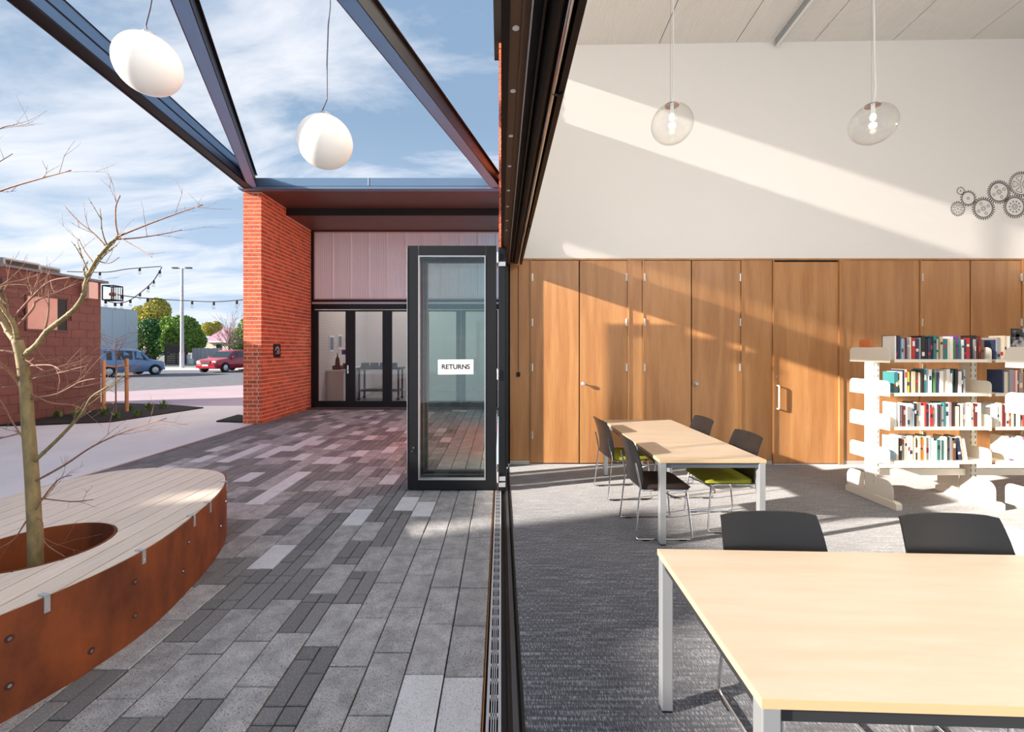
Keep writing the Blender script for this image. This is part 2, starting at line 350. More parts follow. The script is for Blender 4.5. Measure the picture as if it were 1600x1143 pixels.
# left wall: header above the folding doors and the clerestory over it
ZH = 2.82
wl = thing('wall_left', 'dark steel header and clerestory wall over the wide folding door opening', 'wall', (0, 0, ZH), kind=S)
B(.02, .20, YR, YB, ZH+.20, 3.22).build('header_beam', m_dark, wl)
B(.06, .20, YR, YB-.21, 3.83, 5.10).build('spandrel', m_white, wl)
B(.06, .20, YR, YB-.21, 5.78, 7.6).build('upper_wall', m_white, wl)
for i in range(6):
    y = YR+.02+i*1.72
    B(.06, .20, y, y+.09, 3.22, 3.83).build('mullion', m_dark, wl); B(.06, .20, y, y+.09, 5.10, 5.78).build('mullion', m_dark, wl)
m_frost = glass('polycarbonate_glazing', (.9, .9, .9), 1.4, .6, .2, .40, (236, 238, 240))
tag(B(.12, .13, YR, YB-.22, 3.22, 3.83).build('window_1', m_frost), 'lower frosted strip window above the folding doors', 'window', kind=S)
tag(B(.12, .13, YR, YB-.22, 5.10, 5.78).build('window_2', m_frost), 'upper frosted strip window under the ceiling', 'window', kind=S)

m_brick = mat('red_brick', (214, 102, 62), .85, 0, .22, (164, 62, 42), 9.0, .55, bump=.3)
m_mort = mat('pale_mortar', (244, 206, 180), .95, 0, 0, (180, 140, 120), 30, .4)
m_pale_brick = mat('orange_brick', (200, 104, 68), .85, 0, .18, (160, 70, 50), 9.0, .5)
def brick_box(mb, face, a0, a1, z0, z1, p, depth=.05):
    # face: 'front' -> brick seen from -Y at y = p ; 'right' -> seen from +X at x = p ; 'left' -> from -X
    c = .004
    if face == 'front': mb.box(a0, a1, p-.004, p+depth, z0, z1)
    elif face == 'right': mb.box(p-depth, p+.004, a0, a1, z0, z1)
    else: mb.box(p-.009, p+depth, a0, a1, z0, z1)
def brick_course_split(lo, hi, k, pattern='sussex'):
    cells = []; offs = [(0.0, (.24, .24, .24, .12)), (-.18, (.24, .24, .24, .12)), (-.42, (.24, .24, .24, .12)), (-.30, (.24, .24, .24, .12))][k % 4] if pattern == 'sussex' else [(0.0, (.24, .12)), (-.18, (.24, .12))][k % 2]
    y = lo+offs[0]; i = 0
    while y < hi-1e-4:
        w = offs[1][i % len(offs[1])]; a, b = max(y, lo), min(y+w, hi)
        if b-a > .035: cells.append((a, b-.018))
        y += w; i += 1
    return cells
bk = thing('trim_1', 'narrow brick column in the outer wall above the folding doors', 'brickwork', (0, YB-.2, ZH+.1), kind=S)
B(-.02, .2, YB-.205, YB+.3, ZH+.20, 5.75).build('mortar_core', m_mort, bk)
for k in range(33):
    z = ZH+.21+k*.086
    a, b = (-.030, .075) if k % 2 else (-.030, .195)
    q = MB(); q.box(a, b, YB-.215, YB-.13, z, z+.070); q.build('brick', m_brick, bk)
tag(B(0.0, .25, YB+.3, 9.6, 0, 5.6).build('wall_outer', m_brick), 'outer brick wall running on from the folding doors to the entry', 'wall', kind=S)

hd = thing('trim_2', 'bronze head track with white screws and roller blind over the folding doors', 'head track', (0, 0, ZH), kind=S)
Y0, Y1 = YR+.2, YB-.13
B(.0, .032, Y0, Y1, ZH-.005, ZH+.30).build('outer_fascia', m_dark, hd)
B(.032, .075, Y0, Y1, ZH+.004, ZH+.20).build('screw_strip', m_brown, hd)
B(.075, .080, Y0, Y1, ZH-.004, ZH+.20).build('track_lip', m_brown, hd)
B(.080, .104, Y0, Y1, ZH+.012, ZH+.20).build('track_channel', m_brown, hd)
B(.104, .110, Y0, Y1, ZH-.008, ZH+.20).build('brush_edge', m_steel, hd)
B(.110, .145, Y0, Y1, ZH+.03, ZH+.20).build('brush_seal', m_rub, hd)
B(.145, .155, Y0, Y1, ZH-.002, ZH+.20).build('inner_lip', m_dark, hd)
B(.155, .29, Y0, Y1, ZH+.12, ZH+.22).build('blind_housing', m_dark, hd)
B(.262, .29, Y0, Y1, ZH-.0, ZH+.22).build('pelmet', m_dark, hd)
MB().tube([(.20, Y0, ZH+.055), (.20, Y1, ZH+.055)], .046, 16).build('roller', m_dark, hd, smooth=True)
MB().tube([(.236, Y0, ZH+.006), (.236, Y1+.05, ZH-.006)], .011, 10).build('blind_bottom_bar', m_chrome, hd, smooth=True)
for y in (2.0, 4.2):
    MB().tube([(.236, y, ZH-.008), (.262, y+.02, ZH-.006), (.285, y+.01, ZH-.004)], .006, 6).build('blind_clip', m_rub, hd)
for v in (45, 143, 213, 260, 298, 323, 345, 360):
    y = F*(ZH-EYE)/(CV-v); MB().cyl((.054, y, ZH+.001), .013, .006, 12).build('screw', hm, hd)

# ceiling: boarded panels with open joints
cl = thing('ceiling', 'white finely ribbed sloping ceiling boards with dark joints', 'ceiling', (0, 0, 6), kind=S)
jx = [.15]+[wx(u) for u in (1029.6, 1149.4, 1271.5, 1394.7, 1516.8)]
jx += [jx[-1]+1.115, XR+.2]
for a, b in zip(jx[:-1], jx[1:]):
    c = MB(); a2, b2 = a+.006, b-.006
    vs = [(x, y, ceil_z(x, y)+dz) for dz in (0, .03) for x, y in ((a2, YR), (b2, YR), (b2, YB), (a2, YB))]
    c.add(vs, [(0,1,2,3),(7,6,5,4),(0,4,5,1),(1,5,6,2),(2,6,7,3),(3,7,4,0)]); c.build('ceiling_board', m_ceil, cl)
c = MB(); vs = [(x, y, ceil_z(x, y)+dz) for dz in (.03, .12) for x, y in ((-.1, YR-.2), (XR+.3, YR-.2), (XR+.3, YB+.3), (-.1, YB+.3))]
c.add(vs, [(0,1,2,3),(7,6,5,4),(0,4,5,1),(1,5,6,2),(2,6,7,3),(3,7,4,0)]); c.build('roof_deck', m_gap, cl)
tag(B(XR, XR+.2, YR, YB, 0, 7.6).build('wall_right', m_white), 'plain white plaster wall at the right of the room', 'wall', kind=S)
wr = thing('wall_rear', 'white wall with large openings added behind the camera to light the room', 'wall', (0, YR, 0), kind=S)  # open windows added behind the camera to bring more daylight in
B(0, XR, YR-.2, YR, 4.6, 7.7).build('plaster', m_white, wr); B(0, XR, YR-.2, YR, 0, .25).build('plaster', m_white, wr)
for x in (.1, 2.6, 5.1, 7.5): B(x, x+.14, YR-.2, YR, .25, 4.6).build('plaster', m_white, wr)

# threshold, drain and track
th = thing('trim_3', 'black sliding track set in the threshold beside the drain', 'floor track', (0, 0, 0), kind=S)
yt0, yt1 = .2, YB-.15
B(.0, .030, yt0, yt1, -.06, -.020).build('track_recess', m_rub, th); B(.030, .052, yt0, yt1, -.06, -.006).build('track_rail', m_dark, th)
B(.052, .078, yt0, yt1, -.06, -.003).build('track_plate', mat('track_grey', (84, 84, 88), .45, .3), th); B(.078, .092, yt0, yt1, -.06, -.02).build('track_groove', m_rub, th)
B(.092, .105, yt0, yt1, -.06, .004).build('carpet_edge', m_rub, th); B(-.0835, -.079, yt0, yt1, -.06, .003).build('copper_strip', mat('rusty_edge', (176, 120, 74), .6, .4), th)
gt = thing('drain_grate', 'long slotted stainless drain grate along the threshold', 'drain', (-.035, 0, -.03))
B(-.079, .0, yt0, yt1, -.08, -.03).build('channel', m_rub, gt)
g = MB()
g.box(-.0675, -.0545, yt0, yt1, -.02, -.001); g.box(-.0135, -.0, yt0, yt1, -.02, -.001)
xs = [-.0545+k*.041/4 for k in range(5)]
for k in range(1, 4): g.box(xs[k]-.0022, xs[k]+.0022, yt0, yt1, -.016, -.001)
y = yt0
while y < yt1: g.box(-.0545, -.0135, y, y+.018, -.016, -.001); y += .104
g.build('slotted_cover', mat('grate_steel', (196, 198, 204), .45, .2), gt)

# ================================================================== THE SETTING: courtyard paving
pv = thing('pavement', 'courtyard of mixed grey stone pavers laid in long rows', 'paving', (-2.7, 6, 0), kind=S)
m_big = paver_mat('paver_grey', (150, 149, 150), (194, 193, 194), (100, 100, 103), .13)
m_sml = mat('paver_charcoal', (116, 115, 116), .9, 0, .16, (160, 159, 161), 120, .55, bump=.5, bscale=220, contrast=(.45, .7))
m_lit = paver_mat('paver_pale', (206, 206, 210), (222, 222, 226), (172, 172, 178), .05)
m_bed = mat('paver_joint_sand', (46, 45, 47), .95)
B(-5.44, -.0835, -3.2, 12.3, -.12, -.018).build('paver_bed', m_bed, pv)
OUT = [(-2.22,1.89),(-2.11,2.25),(-2.08,2.6),(-2.14,2.99),(-2.27,3.5),(-2.45,3.90),(-2.66,4.15),(-2.95,4.27),(-3.41,4.30),(-3.74,4.14),(-3.90,3.76),(-3.90,3.24),(-3.84,2.7),(-3.74,2.1),(-3.5,1.5),(-3.15,1.18),(-2.75,1.18),(-2.42,1.48)]
def inpoly(x, y, P):
    c = False; j = len(P)-1
    for i in range(len(P)):
        if (P[i][1] > y) != (P[j][1] > y) and x < (P[j][0]-P[i][0])*(y-P[i][1])/(P[j][1]-P[i][1])+P[i][0]: c = not c
        j = i
    return c
pieces = []; cw = .2035; xr = -.0845; ncol = 26
for k in range(ncol):
    x1 = xr-k*cw; x0 = x1-cw; y = -2.9-R.random()*.4
    while y < 12.2:
        ye = min(y+.407, 12.25); r = R.random()
        far = y > 6.2
        pb = 1.0 if k < 4 else (.02 if k >= ncol-3 else (.46 if not far else .66))
        plt = .012 if k < 4 else (.03 if y < 4.5 else .15)
        if k == 1 and abs(y-1.55) < .2: r = .001
        if ye-y < .1: y = ye; continue
        if r < pb:
            pieces.append((x0, x1, y, ye, 2 if R.random() < plt else 0))
        else:
            xm = (x0+x1)/2
            for xa, xb in ((x0, xm), (xm, x1)):
                s_ = y+R.choice((.1, .2035, .305))
                for ya, yb in ((y, min(s_, ye)), (min(s_, ye), ye)):
                    if yb-ya > .04: pieces.append((xa, xb, ya, yb, 1))
        y = ye
for (pu, pv_) in ((418, 871), (557, 850), (558, 805), (392, 784), (340, 776), (678, 1090), (742, 1120), (452, 700), (330, 712), (395, 706), (500, 722), (468, 745)):
    gp = gnd(pu, pv_)
    for i_, p in enumerate(pieces):
        if p[0] <= gp.x <= p[1] and p[2] <= gp.y <= p[3]:
            if p[4] == 1: # replace the cluster of small stones by one large pale stone
                kx = math.floor((xr-gp.x)/cw); xa, xb = xr-(kx+1)*cw, xr-kx*cw
                near = [q for q in pieces if q[4] == 1 and q[0] >= xa-.001 and q[1] <= xb+.001 and abs((q[2]+q[3])/2-gp.y) < .42]
                ys = sorted({round(q[2], 4) for q in near if any(abs(q[2]-r_[2]) < 1e-6 and abs(q[0]-r_[0]) > .05 for r_ in near)})
                st_ = max([y_ for y_ in ys if y_ <= gp.y] or [p[2]])
                cl_ = [q for q in near if q[2] >= st_-1e-3 and q[3] <= st_+.4075]
                if cl_ and max(q[3] for q in cl_)-st_ > .35:
                    pieces = [q for q in pieces if q not in cl_]; pieces.append((xa, xb, st_, max(q[3] for q in cl_), 2))
            else: pieces[i_] = p[:4]+(2,)
            break
def score(p):
    x, y = (p[0]+p[1])/2, (p[2]+p[3])/2
    if y < 1.2: return 0
    u, v = CU+F*x/y, CV+F*EYE/y
    if u < -10 or v > 1165 or inpoly(x, y, OUT): return 0
    if y > 5.15 and u > 640 and y < 12: return 0
    # hidden behind the planter bench
    t = (EYE-.48)/EYE
    if inpoly(x*t, y*t, OUT): return 0
    return (p[1]-p[0])*(p[3]-p[2])/y**3
pieces.sort(key=score, reverse=True)
pm = [m_big, m_sml, m_lit]; g = .0038
stuff = MB()
for i, p in enumerate(pieces):
    z = R.uniform(-.0025, .0025)
    if i < 300 and score(p) > 0:
        MB().cbox(p[0]+g, p[1]-g, p[2]+g, p[3]-g, -.05, z, .005).build('paver', pm[p[4]], pv)
    else:
        stuff.cur = p[4]; stuff.cbox(p[0]+g, p[1]-g, p[2]+g, p[3]-g, -.05, z, .005)
so = stuff.build('paver_field', pm, pv); so['kind'] = 'stuff'

# ground beyond
m_conc = mat('pale_concrete', (238, 234, 230), .8, 0, 0, (222, 217, 214), 1.2, .5, bump=.1, bscale=90)
m_pink = mat('pinkish_concrete', (188, 168, 176), .8, 0, 0, (172, 152, 160), .8, .5)
m_asph = mat('asphalt', (122, 122, 128), .9, 0, 0, (92, 92, 98), 3.0, .6, bump=.2, bscale=120)
m_mulch = mat('dark_mulch', (52, 40, 34), .95, 0, 0, (24, 18, 16), 40, .8, bump=1.0, bscale=60)
m_verge = mat('verge', (150, 148, 140), .9, 0, 0, (112, 120, 92), .7, .6)
tag(MB().prism([(-16, -4), (-5.44, -4), (-5.44, 12.6), (-16, 12.6)], -.12, 0).build('plaza_slab', m_conc), 'pale smooth concrete plaza left of the pavers', 'concrete plaza', kind=S)
tag(MB().prism([(-60, 12.6), (6, 12.6), (6, 23.5), (-11.65, 19.8), (-14.4, 16.9), (-60, 14.2)], -.12, -.002).build('footpath', m_pink), 'pinkish concrete footpath between plaza and road', 'footpath', kind=S)
tag(MB().prism([(-140, 12.6), (60, 12.6), (60, 34), (-140, 34)], -.3, -.03).build('road', m_asph), 'grey asphalt road where the cars are parked', 'road', kind=S)
tag(MB().prism([(-160, 34), (80, 34), (80, 36.4), (-160, 36.4)], -.3, .06).build('far_kerb', m_conc), 'pale kerb and path along the far side of the road', 'kerb', kind=S)
tag(MB().prism([(-220, 36.4), (160, 36.4), (160, 240), (-220, 240)], -.3, .05).build('far_ground', m_verge), 'rough verge and yard ground beyond the road', 'ground', kind=S)
def bed(name, pts, label):
    m = MB(); bmx = []
    m.prism([(p.x, p.y) for p in pts], 0.0, .03)
    b = m.build(name, m_mulch); tag(b, label, 'garden bed', kind=S); return b
bed('garden_bed', [gnd(-60, 667), gnd(60, 664.5), gnd(175, 659.5), gnd(318, 637.5), gnd(262, 633), gnd(160, 630), gnd(-120, 640)], 'dark mulch garden bed in front of the red block building')
bed('mulch_strip', [gnd(338, 659), gnd(379.5, 660.5), gnd(379.5, 650), gnd(372, 649)], 'small patch of dark mulch against the foot of the brick pier')

# ================================================================== entry: brick pier, soffit, glazing
PY, PX0, PX1, DY = 9.6, -5.645, -5.25, 12.15
PT = EYE+(CV-300)*PY/F; SOF2 = 4.90; YST = 10.76
pr = thing('brick_pier', 'tall red brick pier beside the recessed entry', 'brick pier', (PX1, PY, 0))
core = MB().box(PX0+.003, PX1-.003, PY+.003, DY+.1, 0, SOF2-.0)
core.box(PX0+.003, PX1-.003, PY+.003, YST, SOF2, PT); core.build('mortar_core', m_mort, pr)
cells = []
nC = 57; ch = (PT)/nC*1.0
ch = .0872
for k in range(58):
    z0 = k*ch+.008; z1 = z0+ch-.020
    if z1 > PT+.002: break
    lo, hi = PX0, PX1
    cuts = [(0, .198), (.217, .318), (.337, .395)] if k % 2 else [(0, .076), (.095, .290), (.309, .395)]
    for a, b in cuts: cells.append(('front', lo+a, lo+b, z0, z1, PY))
    end = DY if z1 < SOF2 else YST
    for a, b in brick_course_split(PY+.05 if k % 2 else PY-.0, end, k): cells.append(('right', max(a, PY+.042), b, z0, z1, PX1))
ind = [c for c in cells if c[0] == 'front'] + sorted([c for c in cells if c[0] == 'right' and c[2]-c[1] > .18], key=lambda c: c[1])
ind = ind[:300]; rest = [c for c in cells if c not in set(ind)]
for c in ind:
    q = MB(); brick_box(q, *c); q.build('brick', m_brick, pr)
q = MB()
for c in rest: brick_box(q, *c)
o = q.build('brickwork', m_brick, pr); o['kind'] = 'stuff'
s_ = thing('wall_plaque', 'small black plaque with a pale arch emblem on the brick pier', 'sign', (PX1+.02, 10.22, 1.5))
ya, yb = 10.09, 10.40
B(PX1+.009, PX1+.02, ya, yb, 1.44, 1.75).build('plate', m_rub, s_)
em = MB(); cy = (ya+yb)/2
for k in range(9):
    a0, a1 = math.pi*k/9+.02, math.pi*(k+1)/9-.02
    em.add([(PX1+.022, cy-.10*math.cos(a0), 1.60+.10*math.sin(a0)), (PX1+.022, cy-.10*math.cos(a1), 1.60+.10*math.sin(a1)), (PX1+.022, cy-.05*math.cos(a1), 1.60+.05*math.sin(a1)), (PX1+.022, cy-.05*math.cos(a0), 1.60+.05*math.sin(a0))], [(0, 1, 2, 3)])
em.box(PX1+.020, PX1+.022, cy-.01, cy+.04, 1.52, 1.60); em.box(PX1+.020, PX1+.022, cy+.06, cy+.10, 1.52, 1.60)
em.build('emblem', mat('plaque_grey', (176, 168, 164), .5), s_)
MB().cyl((PX1+.018, cy-.07, 1.53), .022, .006, 12, 'x').build('red_dot', mat('plaque_red', (200, 40, 60), .5), s_)

EX1 = -.04
sf = thing('trim_4', 'dark brown soffit of the entry canopy', 'soffit', (-2.7, 10.8, SOF2), kind=S)
m_sof = mat('soffit_brown', (112, 80, 70), .45, .2, 0, (96, 66, 58), 2, .4)
B(PX0-.0, EX1, PY-.05, YST, PT, PT+.06).build('soffit_panel', m_sof, sf)
B(PX1, EX1, YST, DY, SOF2, SOF2+.05).build('soffit_panel', m_sof, sf)
B(PX1-.0, EX1, YST-.06, YST, SOF2-.0, PT).build('step_beam', m_rub, sf)
B(PX0, EX1, YST, DY+6, PT, PT+.4).build('roof_deck', m_dark, sf)
ff = thing('trim_5', 'blue grey steel fascia along the entry canopy edge', 'fascia', (-2.7, PY-.1, PT), kind=S)
zf0, zf1 = PT+.02, EYE+(CV-277)*(PY-.15)/F
B(PX0+.05, EX1+.02, PY-.12, PY-.05, zf0, zf1).build('fascia_plate', m_blue, ff)
B(PX0+.0, EX1+.02, PY-.20, PY-.05, zf0-.02, zf0+.03).build('bottom_flange', m_blue, ff)
B(PX0+.05, EX1+.02, PY-.135, PY-.12, zf0+.045, zf0+.065).build('shadow_groove', m_rub, ff)
B(-2.88, -2.86, PY-.128, PY-.118, zf0+.08, zf1).build('joint_cover', m_steel, ff)

# glazed entry
S2 = F/DY
def ex(u): return (u-CU)/S2
def ez(v): return EYE-(v-CV)/S2
tw = thing('window_3', 'frosted ribbed polycarbonate panels over the black entry doors', 'window', (-2.7, DY, ez(467)), kind=S)
m_poly = fluted('ribbed_polycarbonate', (238, 243, 250), 20, 0, .22, .10)
pnk = mat('pale_frame', (206, 170, 166), .5)
u = 492.0; k = 0
while ex(u) < EX1-.05:
    x0, x1 = ex(u), min(ex(u+28.4), EX1)
    B(x0+.008, x1-.008, DY+.01, DY+.04, ez(466), ez(364)).build('panel', m_poly, tw); u += 28.4; k += 1
    B(x1-.014, x1+.014, DY-.010, DY+.04, ez(466), ez(364)).build('joint_strip', hm, tw)
for z in (ez(467), ez(363)): B(ex(491), EX1, DY-.012, DY+.04, z-.018, z+.018).build('pale_rail', pnk, tw)
B(ex(490), ex(492), DY-.012, DY+.04, ez(467), ez(363)).build('pale_rail', pnk, tw)
en = thing('trim_6', 'black steel frame around the entry doors', 'door frame', (-2.7, DY, 0), kind=S)
B(PX1, ex(491), DY-.05, DY+.06, 0, SOF2).build('side_post', m_black, en)
B(ex(489), EX1, DY-.05, DY+.06, ez(483), ez(468)).build('head_rail', m_black, en); B(ex(489), EX1, DY-.07, DY-.05, ez(475), ez(472)).build('head_lip', m_steel, en)
B(ex(489), EX1, DY-.05, DY+.06, ez(363)+.018, SOF2).build('top_rail', m_black, en)
B(PX1, EX1, DY-.35, DY-.06, 0, .02).build('entry_step', mat('dark_timber_step', (78, 62, 60), .8), en)
m_glass = glass('clear_glass', (.94, .97, .95), 1.5, 1.3)
m_eglass = glass('entry_glass', (.80, .84, .84), 1.7, 1.6)
names = ['leftmost', 'second', 'third', 'fourth', 'fifth']
for i in range(5):
    u0 = 490.5+57.5*i; x0, x1 = ex(u0), min(ex(u0+57), EX1)
    d = thing(f'door_{5+i}', f'{names[i]} glazed black entry door counted from the brick pier', 'door', ((x0+x1)/2, DY, 0), kind=S)
    fr = MB(); st = .125
    fr.box(x0, x0+st, DY-.03, DY+.03, .02, ez(484)); fr.box(x1-st, x1, DY-.03, DY+.03, .02, ez(484))
    fr.box(x0+st, x1-st, DY-.03, DY+.03, .02, ez(626)); fr.box(x0+st, x1-st, DY-.03, DY+.03, ez(486.5), ez(484)); fr.build('frame', m_black, d)
    B(x0+st, x1-st, DY-.005, DY+.005, ez(626), ez(486.5)).build('pane', m_eglass, d)
    if i == 0:
        hx = x1-.06
        MB().tube([(hx, DY-.03, 1.05), (hx, DY-.09, 1.05), (hx-.12, DY-.09, 1.05)], .012, 8).build('handle', m_chrome, d, smooth=True)
        B(hx-.02, hx+.02, DY-.036, DY-.03, .96, 1.18).build('lock_plate', m_chrome, d)
        B(ex(529), ex(541), DY-.008, DY-.006, 1.62, 1.69).build('white_sticker', hm, d)
        B(ex(534), ex(541), DY-.008, DY-.006, 1.48, 1.61).build('blue_sticker', mat('sticker_blue', (60, 50, 130), .5), d)
# lobby behind the doors
lt = thing('lobby_fill_light', 'round white light added to brighten the lobby behind the entry doors', 'fill light', (-3.2, 14.6, 4.9))  # no fitting known here; light added to brighten the lobby
MB().lathe([(.0001, 4.82), (.28, 4.82), (.30, 4.86), (.30, 4.9), (.0001, 4.9)], 24, (-3.2, 14.6, 0)).build('shade', mat('lobby_fill_lamp', (250, 246, 240), .4, emit=(255, 240, 225), estr=2.0), lt)
l = bpy.data.lights.new('lobby_fill_lamp', 'POINT'); l.energy = 200; l.color = (1, .9, .84); l.shadow_soft_size = .2; lo_ = bpy.data.objects.new('lobby_fill_lamp', l); COL.objects.link(lo_); lo_.parent = lt; lo_.location = (0, 0, -.3)
tag(B(PX1-.1, .2, DY+.06, 17.2, -.06, 0).build('floor_lobby', mat('lobby_floor', (150, 150, 156), .25)), 'polished grey floor of the lobby behind the entry doors', 'floor', kind=S)
tag(B(PX1-.1, .2, 17.2, 17.3, 0, 5).build('wall_lobby', mat('lobby_wall', (214, 200, 194), .8)), 'pale lobby wall seen through the entry doors', 'wall', kind=S)
tag(B(PX1-.12, PX1-.02, DY+.1, 17.2, 0, 5).build('wall_lobby_side', mat('lobby_wall', (214, 200, 194), .8)), 'pale side wall of the lobby beside the pier', 'wall', kind=S)
# ================================================================== THINGS, outdoors
# --- canopy beams
ZC = 5.10
def canopy(name, label, a, b, w, h, mb_, ms_, slot=False):
    a, b = Vector((*a, ZC)), Vector((*b, ZC)); t = thing(name, label, 'steel beam', (a.x, a.y, ZC))
    d = (b-a).normalized(); s = d.cross(Vector((0, 0, 1)))
    up = Vector((0, 0, 1))
    MB().beam(a+up*.006, b+up*.006, w, .012).build('bottom_flange', mb_, t)
    MB().beam(a+up*(h/2), b+up*(h/2), w*.55, h-.02).build('web', ms_, t)
    MB().beam(a+up*h, b+up*h, w, .014).build('top_flange', ms_, t)
    MB().beam(a+up*.012+s*(w/2), b+up*.012+s*(w/2), .012, .024).build('flange_edge', mat('reflection_edge', (150, 100, 84), .35, .5), t)  # reddish reflection along the flange edge, painted as a strip
    MB().beam(a+up*.012-s*(w/2), b+up*.012-s*(w/2), .012, .024).build('flange_edge', ms_, t)
    return t
pA, pA2 = (-5.44, PY-.1), (-4.55, 2.6)
dA = (Vector(pA2)-Vector(pA)); pA3 = Vector(pA)+dA*1.75
t = thing('canopy_beam', 'outermost canopy beam along the open sky edge', 'steel beam', (pA[0], pA[1], ZC))
a, b = Vector((*pA, ZC)), Vector((pA3.x, pA3.y, ZC)); d = (b-a).normalized(); sx = d.cross(Vector((0, 0, 1)))
if sx.x < 0: sx = -sx
up = Vector((0, 0, 1))
MB().beam(a, b, .17, .03).build('bottom_flange', m_dark, t)
MB().tube([a-sx*.085, b-sx*.085], .03, 10).build('rolled_edge', m_dark, t, smooth=True)
MB().beam(a+sx*.06+up*.085, b+sx*.06+up*.085, .02, .14).build('lower_web', m_blue, t)
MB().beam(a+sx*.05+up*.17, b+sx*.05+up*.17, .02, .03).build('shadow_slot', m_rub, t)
MB().beam(a+sx*.06+up*.26, b+sx*.06+up*.26, .02, .15).build('upper_web', m_blue, t)
MB().beam(a-sx*.02+up*.34, b-sx*.02+up*.34, .2, .014).build('top_flange', m_dark, t)
xj, yj = -2.2, 2.22
canopy('canopy_beam', 'diagonal canopy beam rising from the top of the brick pier', (-5.36, PY-.13), (xj-.08, yj), .17, .30, m_beam, m_dark)
canopy('canopy_beam', 'diagonal canopy beam running down to the building wall at right', (-.10, PY-.13), (xj+.08, yj), .19, .30, m_beam, m_dark)
MB_ = thing('canopy_beam', 'cross beam overhead joining the two diagonal canopy beams', 'steel beam', (xj, yj-.12, ZC))
MB().beam((-4.5, yj-.14, ZC+.15), (.02, yj-.14, ZC+.15), .16, .3).build('beam_body', m_dark, MB_)

# --- globe pendants outdoors
m_opal = mat('opal_glass', (250, 246, 240), .25, emit=(255, 244, 232), estr=.12)
m_cord = mat('grey_cord', (70, 72, 90), .6)
def globe(u, v, D, px, cord, label):
    Y = F*D/px; c = at(u, v, Y); r = D/2
    t = thing('globe_pendant', label, 'pendant lamp', (c.x, c.y, c.z+r))
    MB().sphere(c, r, 40, 24, .97).build('globe', m_opal, t, smooth='all')
    MB().cyl((c.x, c.y, c.z+r*.94), .045, .03, 16).build('cap', m_steel, t)
    pts = [(c.x, c.y, c.z+r*.97)]
    for du, vv in cord:
        q = at(du, vv, Y); pts.append((q.x, q.y, q.z))
    pts.append((pts[-1][0], c.y, 4.93)); MB().tube(pts, .005, 6).build('cord', m_cord, t)
    MB().tube([(-4.75, c.y, 4.95), (pts[-1][0], c.y, 4.93), (.03, c.y, 4.97)], .004, 6).build('support_wire', m_steel, t)
globe(232, 101, .45, 91, [(228, 40), (235, 12), (237, 0)], 'white globe pendant lamp nearest the outer canopy beam')
globe(508, 222, .45, 83, [(504, 172), (511, 155), (511, 100), (513, 40), (516, 10)], 'white globe pendant lamp hanging near the middle of the canopy')

# --- corten planter bench
m_corten = mat('corten_steel', (150, 76, 34), .75, .1, 0, (84, 40, 22), 3.5, .85, (1, 1, .5), 8, bump=.25, bscale=40)
m_deck = mat('bench_timber', (230, 216, 202), .6, 0, .07, (204, 184, 164), 14, .6, (6, .25, 1), 5)
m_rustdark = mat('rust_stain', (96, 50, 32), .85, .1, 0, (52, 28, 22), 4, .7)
ZT = .48
def smooth_loop(P, n=8):
    out = []; m = len(P)
    for i in range(m):
        p0, p1, p2, p3 = [Vector(P[(i+k-1) % m]) for k in range(4)]
        for k in range(n):
            t = k/n; out.append(.5*((2*p1)+(p2-p0)*t+(2*p0-5*p1+4*p2-p3)*t*t+(3*p1-p0-3*p2+p3)*t**3))
    return out
OL = smooth_loop(OUT, 6); HC = Vector((-2.74, 2.60)); HR = .345
bn = thing('planter_bench', 'rounded rusted steel planter bench with a pale timber deck', 'bench', (-3.0, 2.7, 0))
def wall_loop(loop, z0, z1, th):
    m = MB(); n = len(loop); inn = []
    for i in range(n):
        d = (Vector(loop[(i+1) % n])-Vector(loop[i-1])).normalized(); nn = Vector((d.y, -d.x)); inn.append(Vector(loop[i])-nn*th)
    vs = [(p[0], p[1], z) for z in (z0, z1) for p in loop]+[(p[0], p[1], z) for z in (z0, z1) for p in inn]
    fs = []
    for i in range(n):
        j = (i+1) % n; fs += [(i, j, n+j, n+i), (2*n+i, 3*n+i, 3*n+j, 2*n+j), (n+i, n+j, 3*n+j, 3*n+i), (i, 2*n+i, 2*n+j, j)]
    return m.add(vs, fs)
wall_loop(OL, 0, ZT-.004, -.008).build('steel_side', m_corten, bn, smooth=True)
hole = [HC+Vector((math.cos(2*math.pi*k/40), math.sin(2*math.pi*k/40)))*HR for k in range(40)]
wall_loop(hole, .02, ZT+.002, .008).build('hole_lining', m_corten, bn, smooth=True)
MB().lathe([(.0001, .16), (.2, .17), (HR-.01, .15), (HR-.01, .02), (.0001, .02)], 30, (HC.x, HC.y, 0)).build('soil', m_mulch, bn)
bmf = bmesh.new()
def ring(pts):
    vs = [bmf.verts.new((p[0], p[1], ZT)) for p in pts]; return [bmf.edges.new((vs[i], vs[(i+1) % len(vs)])) for i in range(len(vs))]
bmesh.ops.triangle_fill(bmf, use_beauty=True, edges=ring([p-(p-Vector((-3, 2.7))).normalized()*.004 for p in OL])+ring([HC+(p-HC)*1.02 for p in hole]))
pw = .137; x = -3.95; ang = .045
